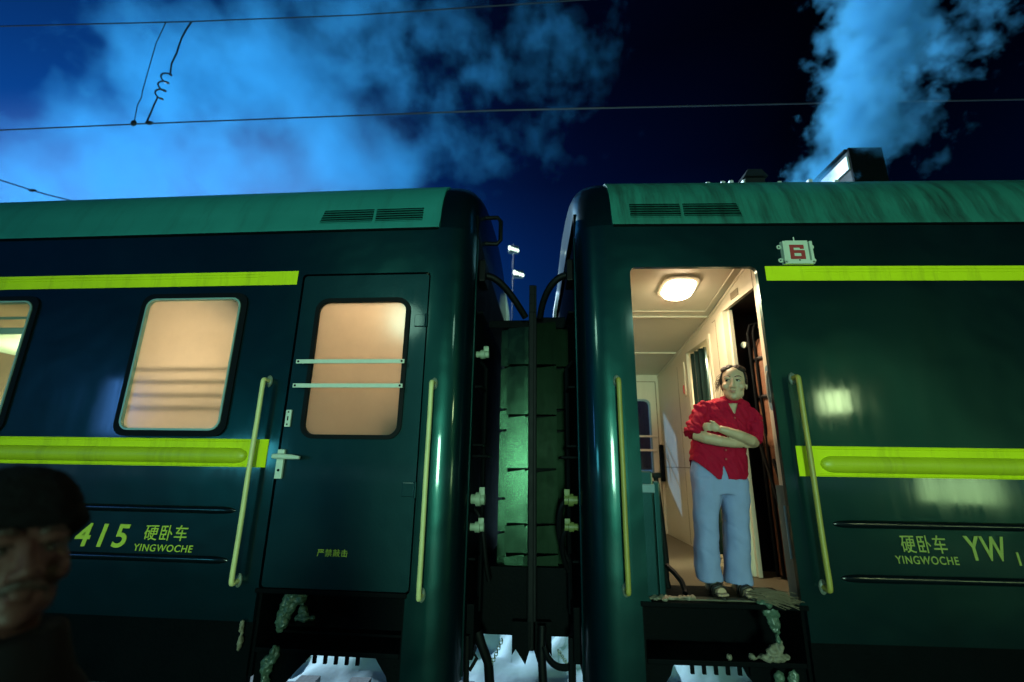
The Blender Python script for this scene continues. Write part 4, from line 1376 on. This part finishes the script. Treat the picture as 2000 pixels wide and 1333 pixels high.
def build_woman():
    root = empty('person', (1.45, 0.22, 0.95), 'woman in red jacket and pale blue trousers standing arms crossed in the open doorway', 'person')
    off = root.location.copy()
    root.scale = (0.94, 1.0, 1.0)
    H = 0.262
    # head: turned to the viewer's left, tipped a little
    T = Matrix.Translation((1.602, 0.150, 2.318)) @ Euler((R(-5), R(4), R(-28))).to_matrix().to_4x4() @ Matrix.Diagonal((H * 1.07, H, H, 1))
    b = MB()
    head_shapes(b, T, H, jaw=1.1)
    b.tube([(1.600, 0.185, 2.26), (1.592, 0.205, 2.18), (1.575, 0.215, 2.10)], [0.056, 0.056, 0.075], 14)
    # trunk and limbs under the clothes
    b.loft([ring((1.455, 0.23, 1.60), 0.17, 0.10), ring((1.455, 0.23, 1.78), 0.165, 0.095), ring((1.50, 0.225, 1.98), 0.165, 0.095), ring((1.555, 0.22, 2.12), 0.14, 0.07), ring((1.565, 0.22, 2.17), 0.08, 0.055)])
    for (hip, knee, ank) in (((1.36, 0.23, 1.66), (1.325, 0.215, 1.32), (1.318, 0.225, 1.0)), ((1.555, 0.23, 1.66), (1.52, 0.215, 1.32), (1.505, 0.225, 1.0))):
        b.tube([hip, Vector(hip).lerp(Vector(knee), 0.5), knee, Vector(knee).lerp(Vector(ank), 0.4), ank], [0.085, 0.078, 0.055, 0.056, 0.038], 12)
        # foot with toes
        fx = ank[0] + 0.012
        b.tube([(ank[0], 0.24, 0.985), (fx, 0.16, 0.975), (fx + 0.01, 0.08, 0.968)], [0.036, 0.036, 0.034], 12)
        for k in range(5):
            b.ell((fx - 0.024 + k * 0.0155, 0.048 + 0.006 * abs(k - 1), 0.966), (0.0085 if k else 0.012, 0.02, 0.010), sub=2)
    # arms: upper arm, forearm, hand
    def arm(pts, rr):
        b.tube(pts, rr, 14)
    arm([(1.385, 0.20, 2.17), (1.33, 0.18, 2.07), (1.278, 0.150, 1.968)], [0.028, 0.034, 0.036])
    arm([(1.272, 0.145, 1.955), (1.33, 0.095, 1.930), (1.42, 0.062, 1.908), (1.52, 0.060, 1.893), (1.58, 0.075, 1.890)], [0.038, 0.040, 0.037, 0.030, 0.025])
    arm([(1.735, 0.20, 2.13), (1.735, 0.18, 2.03), (1.70, 0.140, 1.915)], [0.028, 0.034, 0.037])
    arm([(1.695, 0.135, 1.905), (1.64, 0.070, 1.915), (1.55, 0.035, 1.944), (1.46, 0.030, 1.972), (1.415, 0.040, 1.988)], [0.038, 0.039, 0.036, 0.029, 0.024])
    # visible hand closing over the other arm at the elbow crook
    b.ell((1.385, 0.052, 1.998), (0.040, 0.020, 0.030), Euler((0, 0.35, -0.35)))
    for k, (dz, ln) in enumerate(((0.022, 0.040), (0.008, 0.046), (-0.006, 0.044), (-0.020, 0.034))):
        p = Vector((1.362, 0.058, 1.999 + dz))
        b.tube([p, p + Vector((-ln * 0.5, 0.004, 0.004)), p + Vector((-ln * 0.85, 0.022, 0.002)), p + Vector((-ln * 0.95, 0.040, -0.004))], [0.0085, 0.008, 0.0075, 0.006], 8)
    b.tube([(1.40, 0.045, 2.012), (1.378, 0.040, 2.032), (1.352, 0.048, 2.042)], [0.010, 0.009, 0.007], 8)
    # tucked hand, fingers against the upper arm
    b.ell((1.615, 0.085, 1.892), (0.040, 0.018, 0.030), Euler((0, 0, 0.3)))
    for k, dz in enumerate((0.02, 0.007, -0.006, -0.019)):
        p = Vector((1.64, 0.095, 1.892 + dz))
        b.tube([p, p + Vector((0.025, 0.012, 0)), p + Vector((0.042, 0.030, 0))], [0.0085, 0.008, 0.006], 8)
    b.tube([(1.60, 0.075, 1.905), (1.615, 0.068, 1.928), (1.635, 0.072, 1.943)], [0.010, 0.009, 0.007], 8)
    me = remesh(b, 0.0046, 4, 0.5)
    for v in me.vertices:
        v.co -= off
    link('body', me, M['skin'], root, 'full')
    face_parts(T, root, look=(-1.0, 0.6), brow=0.013)
    # ---- jacket
    j = MB()
    def hem(x):                      # front edges of the jacket swing down to points beside the centre slit
        return 0.0
    rings = []
    for (cx_, z, rx, ry) in ((1.455, 1.655, 0.208, 0.125), (1.455, 1.72, 0.207, 0.125), (1.462, 1.82, 0.203, 0.122), (1.485, 1.93, 0.200, 0.12), (1.52, 2.05, 0.200, 0.115), (1.552, 2.13, 0.200, 0.10), (1.565, 2.185, 0.170, 0.085), (1.575, 2.215, 0.105, 0.068), (1.582, 2.232, 0.070, 0.06)):
        rings.append(ring((cx_, 0.225, z), rx, ry, 40, 2.5))
    j.loft(rings)
    j.tube([(1.40, 0.21, 2.175), (1.345, 0.195, 2.10), (1.298, 0.17, 2.02), (1.268, 0.150, 1.950)], [0.056, 0.068, 0.071, 0.066], 16)
    j.tube([(1.275, 0.162, 1.985), (1.262, 0.15, 1.948)], [0.073, 0.070], 16)
    j.tube([(1.715, 0.21, 2.14), (1.738, 0.195, 2.06), (1.736, 0.17, 1.97), (1.712, 0.145, 1.895)], [0.052, 0.066, 0.069, 0.065], 16)
    me = remesh(j, 0.0050, 8)
    def wr(p):
        a = noise.noise(Vector((p.x * 22 + p.z * 16, p.y * 10, p.z * 7 - p.x * 10))) * 0.010
        a -= 0.012 * max(0.0, 1 - abs(noise.noise(Vector((p.x * 13 + p.z * 9, p.y * 6, p.z * 4 - p.x * 5)))) * 5) * (0.4 + 0.6 * (p.z > 1.9))
        a += noise.noise(p * 26) * 0.004
        if p.x < 1.40 and p.z > 1.95:
            a += 0.0032 * math.sin((p.z * 0.9 + p.x * 0.55) * 95 + 5 * noise.noise(p * 12))
        return a
    wrinkle(me, wr)
    bm = bmesh.new()
    bm.from_mesh(me)
    # trim: V neck opening and the swinging hem with its slit
    kill = []
    for v in bm.verts:
        x, y, z = v.co
        low = 1.80 - 0.145 * min(1, max(0, (x - 1.235) / 0.16)) if x < 1.44 else 1.652 + 0.09 * max(0, (x - 1.60) / 0.07) ** 1.5
        slit = abs(x - 1.447) < 0.026 * max(0.0, (1.745 - z)) / 0.095 if z < 1.745 else False
        if y < 0.30 and (z < low or (slit and y < 0.20)):
            kill.append(v)
        if z > 2.10 and y < 0.20 and abs(x - 1.578) < 0.045 * (z - 2.10) / 0.10:
            kill.append(v)
    bmesh.ops.delete(bm, geom=list(set(kill)), context='VERTS')
    for _ in range(4):                       # even out the cut edges
        be = [e for e in bm.edges if e.is_boundary]
        nb_ = {}
        for e in be:
            a_, b_ = e.verts
            nb_.setdefault(a_, []).append(b_)
            nb_.setdefault(b_, []).append(a_)
        new = {v: (v.co * 0.5 + sum((q.co for q in l), Vector()) / len(l) * 0.5) for v, l in nb_.items()}
        for v, c_ in new.items():
            v.co = c_
    bm.to_mesh(me)
    bm.free()
    for v in me.vertices:
        v.co -= off
    jk = link('jacket', me, M['redcloth'], root, 'full')
    # stand collar
    c = MB()
    rows = []
    for (dz, k) in ((-0.03, 1.12), (0.0, 1.0), (0.026, 0.93), (0.026, 0.86), (-0.03, 1.0)):
        row = []
        for i in range(29):
            a = R(-62) + R(304) * i / 28
            row.append(Vector((1.588 + 0.074 * k * math.sin(a + math.pi) , 0.195 + 0.072 * k * math.cos(a + math.pi) * -1 + 0.012, 2.205 + dz - 0.03 * math.cos(a) * -1 * 0 - 0.028 * (0.5 + 0.5 * math.cos(a + math.pi * 0)) * 0)))
        rows.append(row)
    # ring angle 0 faces the back; the open front lies towards the camera
    c.loft(rows, cap=False, close=False)
    co = c.build('collar', M['redcloth'], jk, off, smooth='full')
    for k, (x, y, z) in enumerate(((1.553, 0.113, 2.07), (1.456, 0.097, 1.85), (1.45, 0.096, 1.79))):
        q = MB().cyl((x + 0.012, y - 0.006, z), (x + 0.012, y + 0.004, z), 0.007, 10)
        q.build('button', M['signred'], jk, off)
    # ---- trousers
    t = MB()
    t.loft([ring((1.458, 0.23, 1.78), 0.185, 0.105), ring((1.458, 0.23, 1.70), 0.20, 0.115), ring((1.458, 0.23, 1.63), 0.204, 0.12), ring((1.457, 0.23, 1.56), 0.199, 0.115)])
    t.loft([ring((1.355, 0.23, 1.66), 0.097, 0.112), ring((1.352, 0.23, 1.56), 0.099, 0.112), ring((1.333, 0.225, 1.42), 0.083, 0.10), ring((1.321, 0.22, 1.28), 0.078, 0.095), ring((1.315, 0.225, 1.12), 0.081, 0.096), ring((1.313, 0.225, 1.015), 0.084, 0.10)])
    t.loft([ring((1.560, 0.23, 1.66), 0.097, 0.112), ring((1.556, 0.23, 1.56), 0.099, 0.112), ring((1.544, 0.225, 1.42), 0.083, 0.10), ring((1.533, 0.22, 1.28), 0.080, 0.096), ring((1.519, 0.225, 1.12), 0.086, 0.098), ring((1.513, 0.225, 1.005), 0.090, 0.104)])
    me = remesh(t, 0.0075, 6)
    def wr2(p):
        a = noise.noise(Vector((p.x * 10 + p.z * 5, p.y * 8, p.z * 10 - p.x * 6))) * 0.011
        a += noise.noise(Vector((p.x * 24, p.y * 20, p.z * 6))) * 0.004
        for (cx_, zk) in ((1.33, 1.30), (1.52, 1.33), (1.32, 1.17), (1.56, 1.22)):
            d = (p.x - cx_) * 0.8 + (p.z - zk)
            a -= 0.006 * math.exp(-(d / 0.012) ** 2) * math.exp(-((p.x - cx_) / 0.07) ** 2)
        return a
    wrinkle(me, wr2)
    for v in me.vertices:
        v.co -= off
    link('trousers', me, M['jeans'], root, 'full')
    # ---- hair
    h = MB()
    def he(c, r, rot=None, sub=4):
        q = MB().ell(c, r, rot, sub)
        h.add([T @ v for v in q.v], q.f)
    he((0, 0.16, 0.19), (0.335, 0.385, 0.350))
    for s in (-1, 1):
        he((s * 0.285, -0.02, 0.14), (0.055, 0.13, 0.20), Euler((0.3, s * -0.18, 0)), 3)
        he((s * 0.15, -0.10, 0.40), (0.17, 0.15, 0.085), Euler((0.55, s * 0.42, 0)), 3)
    he((0.05, 0.50, -0.02), (0.13, 0.12, 0.16), None, 3)
    he((-0.22, 0.36, 0.0), (0.12, 0.16, 0.18), None, 3)
    me = remesh(h, 0.005, 3)
    wrinkle(me, lambda p: 0.004 * noise.noise(Vector((p.x * 90, p.y * 90, p.z * 18))))
    for v in me.vertices:
        v.co -= off
    hair = link('hair', me, M['hair'], root, 'full')
    w = MB()
    rnd = random.Random(2)
    for k in range(26):
        a = Vector((-0.30 + rnd.uniform(-0.05, 0.04), rnd.uniform(-0.1, 0.25), rnd.uniform(0.0, 0.25)))
        q = a + Vector((-0.10 - rnd.uniform(0, 0.07), rnd.uniform(-0.05, 0.1), -0.12 - rnd.uniform(0, 0.25)))
        w.tube([T @ a, T @ (a.lerp(q, 0.5) + Vector((-0.03, 0, 0.02))), T @ q], [0.0016, 0.0014, 0.0008], 4)
    w.build('loose_strands', M['hair'], hair, off)
    # ---- sandals
    for x in (1.330, 1.517):
        s = MB()
        s.loft([[Vector((x - 0.040 + 0.0 + (0.08) * (0.5 + 0.5 * math.cos(a)), 0.14 + 0.125 * math.sin(a), z)) for a in [2 * math.pi * k / 20 for k in range(20)]] for z in (0.945, 0.958)])
        s.tube([(x - 0.040, 0.12, 0.955), (x - 0.032, 0.105, 0.995), (x + 0.003, 0.095, 1.010), (x + 0.038, 0.105, 0.995), (x + 0.044, 0.12, 0.955)], 0.012, 8)
        s.tube([(x - 0.040, 0.17, 0.955), (x - 0.036, 0.15, 1.005), (x + 0.0, 0.14, 1.02), (x + 0.036, 0.15, 1.005), (x + 0.042, 0.17, 0.955)], 0.012, 8)
        s.build('sandal', M['sandal'], root, off, smooth='full')


build_woman()


def build_man():
    fx = Vector((-0.836, -2.259, 1.553))
    root = empty('person', (fx.x, fx.y + 0.05, 0.0), 'man in dark woollen hat close to the camera, face turned along the platform', 'person')
    off = root.location.copy()
    H = 0.255
    # local -y (face) must point roughly along +x, a little towards the camera
    face_dir = Vector((0.866, -0.50, 0.0)).normalized()
    rz = math.atan2(face_dir.x, -face_dir.y)
    T = Matrix.Translation(fx) @ Euler((0, 0, rz)).to_matrix().to_4x4() @ Euler((R(-18), R(0), 0)).to_matrix().to_4x4() @ Matrix.Scale(H, 4)
    b = MB()
    head_shapes(b, T, H, jaw=1.12, nose=1.1)
    nb = T @ Vector((0, 0.14, -0.75))
    b.tube([T @ Vector((0, 0.06, -0.25)), T @ Vector((0, 0.11, -0.5)), nb], [0.062, 0.060, 0.075], 16)
    sh = nb + Vector((0, 0, -0.04))
    side = Vector((math.cos(rz), math.sin(rz), 0))
    # trunk, arms and legs (mostly under the coat)
    b.loft([ring((sh.x, sh.y, sh.z - k), r1, r2, 20) for k, r1, r2 in ((0.0, 0.09, 0.09), (0.06, 0.15, 0.17), (0.25, 0.15, 0.17), (0.55, 0.14, 0.15))])
    for s in (-1, 1):
        p = sh + side * 0.19 * s + Vector((0, 0, -0.07))
        hnd = p + side * 0.05 * s + Vector((0.04, 0, -0.62))
        b.tube([p, p + side * 0.04 * s + Vector((0, 0, -0.30)), hnd], [0.055, 0.045, 0.03], 12)
        b.ell(hnd + Vector((0.0, 0, -0.04)), (0.03, 0.018, 0.045))
        for k in range(4):
            q = hnd + Vector((-0.022 + 0.015 * k, 0, -0.07))
            b.tube([q, q + Vector((0.004, 0.004, -0.03)), q + Vector((0.012, 0.006, -0.055 - 0.006 * (1.5 - abs(k - 1.5))))], [0.009, 0.0085, 0.007], 8)
        b.tube([hnd + Vector((0.025, 0, -0.03)), hnd + Vector((0.045, 0.004, -0.055)), hnd + Vector((0.05, 0.006, -0.08))], [0.011, 0.010, 0.008], 8)
        l = Vector((sh.x, sh.y, 0.85)) + side * 0.10 * s
        b.tube([l, (l.x, l.y, 0.45), (l.x, l.y, 0.06)], [0.085, 0.06, 0.045], 12)
        b.tube([(l.x, l.y, 0.04), (l.x + 0.16, l.y - 0.05, 0.035)], [0.042, 0.036], 10)
    me = remesh(b, 0.0050, 4, 0.5)
    wrinkle(me, lambda p: 0.0012 * noise.noise(p * 60))
    for v in me.vertices:
        v.co -= off
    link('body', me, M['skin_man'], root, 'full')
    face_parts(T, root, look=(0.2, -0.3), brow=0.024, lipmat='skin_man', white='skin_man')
    mo = MB()
    for s in (-1, 1):
        q = MB().tube([(0, -0.415, -0.232), (s * 0.07, -0.395, -0.245), (s * 0.14, -0.34, -0.285)], [0.034, 0.036, 0.020], 10)
        mo.add([T @ v for v in q.v], q.f)
    me = remesh(mo, 0.003, 2)
    wrinkle(me, lambda p: 0.0015 * noise.noise(p * 160))
    for v in me.vertices:
        v.co -= off
    link('moustache', me, M['hair'], root, 'full')
    # knitted hat with rolled rim
    h = MB()
    def he(c, r, rot=None):
        q = MB().ell(c, r, rot, 4)
        h.add([T @ v for v in q.v], q.f)
    he((0, 0.12, 0.31), (0.40, 0.47, 0.40))
    q = MB().torus((0, 0.11, 0.27), (0, -0.16, 1), 0.345, 0.10, 32, 10)
    h.add([T @ Vector((v.x, 0.11 + (v.y - 0.11) * 1.16, v.z)) for v in q.v], q.f)
    me = remesh(h, 0.006, 4)
    wrinkle(me, lambda p: 0.004 * noise.noise(p * 40) + 0.003 * noise.noise(p * 110))
    for v in me.vertices:
        v.co -= off
    link('woollen_hat', me, M['hat'], root, 'full')
    # dark coat with raised collar, trousers, boots
    c = MB()
    c.loft([ring((sh.x, sh.y, z), r1, r2, 30) for z, r1, r2 in ((0.70, 0.20, 0.25), (1.0, 0.19, 0.235), (1.2, 0.185, 0.235), (sh.z - 0.12, 0.18, 0.235), (sh.z - 0.03, 0.14, 0.18), (sh.z + 0.03, 0.105, 0.115), (sh.z + 0.08, 0.10, 0.105), (sh.z + 0.12, 0.088, 0.095))])
    for s in (-1, 1):
        p = sh + side * 0.20 * s + Vector((0, 0, -0.09))
        c.tube([p, p + side * 0.05 * s + Vector((0, 0, -0.30)), p + side * 0.06 * s + Vector((0.04, 0, -0.60))], [0.085, 0.075, 0.065], 14)
    me = remesh(c, 0.012, 5)
    wrinkle(me, lambda p: 0.008 * noise.noise(p * 14))
    for v in me.vertices:
        v.co -= off
    link('coat', me, M['coat'], root, 'full')
    for s in (-1, 1):
        l = Vector((sh.x, sh.y, 0.85)) + side * 0.10 * s
        MB().tube([l, (l.x, l.y, 0.45), (l.x, l.y, 0.10)], [0.105, 0.085, 0.075], 14).build('trouser_leg', M['coat'], root, off, smooth=True)
        bo = MB().tube([(l.x - 0.06, l.y + 0.01, 0.045), (l.x + 0.05, l.y - 0.01, 0.05), (l.x + 0.19, l.y - 0.05, 0.04)], [0.045, 0.052, 0.04], 12)
        bo.tube([(l.x, l.y, 0.05), (l.x, l.y, 0.22)], 0.058, 12)
        bo.build('boot', M['sandal'], root, off, smooth=True)


build_man()

# ------------------------------------------------------------------ overhead line
def wire(name, pts, r, label, cat='wire', fit=None):
    mb = MB().tube(pts, r, 6)
    if fit:
        for p, s in fit:
            mb.ell(p, s, sub=2)
    return tag(mb.build(name, M['wire'], smooth=True), label, cat, 'overhead railway wires')


def wire_pts(a, b, n=24, sag=0.0):
    a, b = Vector(a), Vector(b)
    return [a.lerp(b, i / n) + Vector((0, 0, -sag * 4 * (i / n) * (1 - i / n))) for i in range(n + 1)]


YW = 3.0
S6 = 0.6724


def w6(x, z, y=YW):
    """a point of the overhead line above the second rail"""
    return Vector((CAM.x + (x - CAM.x) * S6, y, CAM.z + (z - CAM.z) * S6))


c0, c1 = w6(-33.0, 8.95), w6(26.0, 10.30)
contact = [w6(-40, 8.75)] + [w6(x, z) for x, z in ((-13.16, 9.609), (-9.347, 9.741), (-5.352, 9.851), (-0.828, 9.965), (6.89, 10.03), (30, 10.1))]
wire('contact_wire', contact, 0.011, 'lower dark overhead wire crossing the sky in front of the steam', fit=[(w6(-9.73, 9.76), (0.05, 0.03, 0.06)), (w6(-9.33, 9.76), (0.07, 0.03, 0.035))])
mess = [w6(x, z) for x, z in ((-40, 13.4), (-14.236, 12.953), (-8.93, 12.953), (-4.411, 13.04), (-0.38, 13.257), (30, 15.0))]
wire('carrier_wire', mess, 0.010, 'upper faint overhead wire near the top of the sky')
coil = [(-8.90, 12.953), (-9.0, 12.65), (-9.055, 12.407), (-9.075, 12.15), (-9.086, 11.904), (-9.15, 11.576)]
pts = [w6(x, z) for x, z in coil]
for i in range(40):
    t = i / 39
    a = t * 2 * math.pi * 3.4
    pts.append(w6(-9.20 - 0.07 * t + 0.10 * math.sin(a), 11.30 - 0.85 * t, YW + 0.06 * math.cos(a)))
pts += [w6(-9.33, 10.30), w6(-9.35, 10.1), w6(-9.40, 9.77)]
wire('coiled_dropper', pts, 0.014, 'coiled jumper wire hanging between the two overhead wires', 'dropper')
wire('straight_dropper', [w6(-9.60, 12.95), w6(-9.716, 12.256), w6(-9.729, 10.705), w6(-9.706, 10.547), w6(-9.76, 10.3), w6(-9.723, 9.778)], 0.007, 'thin faint dropper wire left of the coiled jumper', 'dropper')
wire('stay_wire', [(-24.0, 9, 12.6), (-16.909, 9, 10.292), (-15.727, 9, 9.907), (-15.207, 9, 9.754), (-11.0, 9, 8.65)], 0.022, 'slanting stay wire with a clamp low at the left edge', fit=[(Vector((-15.7, 9, 9.90)), (0.14, 0.05, 0.05))])

# ------------------------------------------------------------------ distant floodlights seen through the gap
def flood(x, z, label):
    root = empty('floodlight', (x, 35, z), label, 'floodlight', 'floodlights far behind the gap')
    off = Vector((x, 35, z))
    h = MB().bbox(x - 0.46, x + 0.46, 35.0, 35.3, z - 0.34, z + 0.36, 0.04)
    h.build('housing', M['jamb'], root, off)
    for i in range(4):
        l = MB().ell((x - 0.36 + 0.25 * i, 34.99, z + 0.12 - 0.09 * i), (0.10, 0.05, 0.22 if i == 0 else 0.15), sub=2)
        l.build('lens', M['bulb'], root, off, smooth=True)


flood(-1.43, 20.76, 'upper of two small lit floodlights in the sky above the gap')
flood(-0.95, 18.32, 'lower of two small lit floodlights in the sky above the gap')
mast = MB().tube([(-1.55, 35.5, -0.7), (-1.5, 35.5, 12), (-1.45, 35.5, 21.6)], [0.05, 0.04, 0.03], 8)
mast.box(-1.5, -0.9, 35.4, 35.5, 18.2, 18.35).box(-1.5, -1.3, 35.4, 35.5, 20.6, 20.75)
tag(mast.build('floodlight_mast', M['wire'], smooth=True), 'thin dark mast far behind carrying the two floodlights', 'mast')


# ------------------------------------------------------------------ steam
def steam(name, box, blobs, nscale, amp, gain, color, g, label, bias=0.0, detail=5.0, fine=0.0, warp=0.0):
    mb = MB().box(*box)
    m = bpy.data.materials.new(name)
    m.use_nodes = True
    t = m.node_tree
    t.nodes.clear()
    L = t.links
    out = nd(t, 'ShaderNodeOutputMaterial')
    vol = nd(t, 'ShaderNodeVolumePrincipled')
    vol.inputs['Color'].default_value = (*color, 1)
    vol.inputs['Anisotropy'].default_value = g
    tc = nd(t, 'ShaderNodeTexCoord')
    pos = tc.outputs['Object']
    n1 = nd(t, 'ShaderNodeTexNoise')
    n1.inputs['Scale'].default_value = nscale
    n1.inputs['Detail'].default_value = detail
    n1.inputs['Roughness'].default_value = 0.60
    n1.inputs['Distortion'].default_value = warp
    L.new(pos, n1.inputs[0])
    acc = None
    for (c, r, w) in blobs:
        sb = nd(t, 'ShaderNodeVectorMath', operation='SUBTRACT')
        sb.inputs[1].default_value = c
        L.new(pos, sb.inputs[0])
        sc = nd(t, 'ShaderNodeVectorMath', operation='MULTIPLY')
        sc.inputs[1].default_value = (1 / r[0], 1 / r[1], 1 / r[2])
        L.new(sb.outputs[0], sc.inputs[0])
        ln = nd(t, 'ShaderNodeVectorMath', operation='LENGTH')
        L.new(sc.outputs[0], ln.inputs[0])
        v = math_(t, 'MULTIPLY', math_(t, 'SUBTRACT', 1.0, ln.outputs['Value']), w)
        if acc is None:
            acc = v
        else:
            mx = t.nodes.new('ShaderNodeMath')
            mx.operation = 'SMOOTH_MAX'
            L.new(acc, mx.inputs[0])
            L.new(v, mx.inputs[1])
            mx.inputs[2].default_value = 0.12
            acc = mx.outputs[0]
    nz = math_(t, 'MULTIPLY', math_(t, 'SUBTRACT', n1.outputs[0], 0.5), amp)
    d = math_(t, 'ADD', math_(t, 'ADD', acc, nz), bias)
    d = math_(t, 'MAXIMUM', d, 0.0)
    d = math_(t, 'MULTIPLY', d, gain)
    L.new(d, vol.inputs['Density'])
    L.new(vol.outputs[0], out.inputs['Volume'])
    o = mb.build(name, m)
    return tag(o, label, 'steam', kind='stuff')


steam('chimney_steam', (2.5, 7.0, 0.2, 2.6, 4.30, 9.0),
      [((3.50, 1.45, 4.85), (0.50, 0.45, 0.50), 0.95), ((3.66, 1.08, 5.30), (0.56, 0.6, 0.75), 1.0), ((3.72, 1.0, 5.75), (0.54, 0.6, 0.60), 0.95), ((3.92, 1.05, 6.2), (0.58, 0.6, 0.6), 1.0), ((3.62, 1.0, 6.30), (0.34, 0.5, 0.28), 0.6),
       ((4.55, 1.1, 6.15), (0.65, 0.5, 0.42), 0.34), ((4.22, 1.1, 6.9), (0.66, 0.6, 0.75), 1.0), ((4.5, 1.2, 7.8), (0.9, 0.7, 0.9), 0.85), ((5.0, 1.2, 6.7), (0.7, 0.6, 0.5), 0.32), ((4.12, 1.0, 5.25), (0.36, 0.45, 0.5), 0.42)],
      3.2, 2.1, 12.0, (0.13, 0.50, 0.84), 0.3, 'blue lit steam plume rising from the roof chimney', bias=-0.22, detail=8, warp=0.1)
steam('steam_cloud', (-33, 6, 11.5, 17.5, 9.0, 29.0),
      [((-13.6, 14.5, 20.2), (5.5, 3, 4.6), 0.9), ((-17.5, 14.5, 20.0), (4.8, 3, 4.5), 0.8), ((-10.4, 14.5, 17.8), (3.2, 2.6, 3.4), 0.8), ((-7.9, 14.5, 15.0), (3.2, 2.6, 2.4), 1.25), ((-6.0, 14.5, 14.6), (2.0, 2.2, 1.7), 1.15),
       ((-13.5, 14.5, 14.6), (4.5, 2.8, 3.0), 0.7), ((-18.5, 14.5, 15.0), (5.5, 3, 4.5), 0.8), ((-23.0, 14.5, 13.0), (6.0, 3, 4.0), 0.7), ((-3.5, 14.5, 19.2), (4.6, 2.6, 3.6), 0.20), ((-0.3, 14.5, 21.8), (3.6, 2.6, 2.6), 0.16), ((-9.0, 14.5, 23.0), (6.0, 3, 3.5), 0.45)],
      0.46, 2.0, 0.33, (0.075, 0.50, 0.97), 0.45, 'broad blue lit steam cloud drifting behind the left carriage', bias=-0.10, detail=8, warp=0.05)
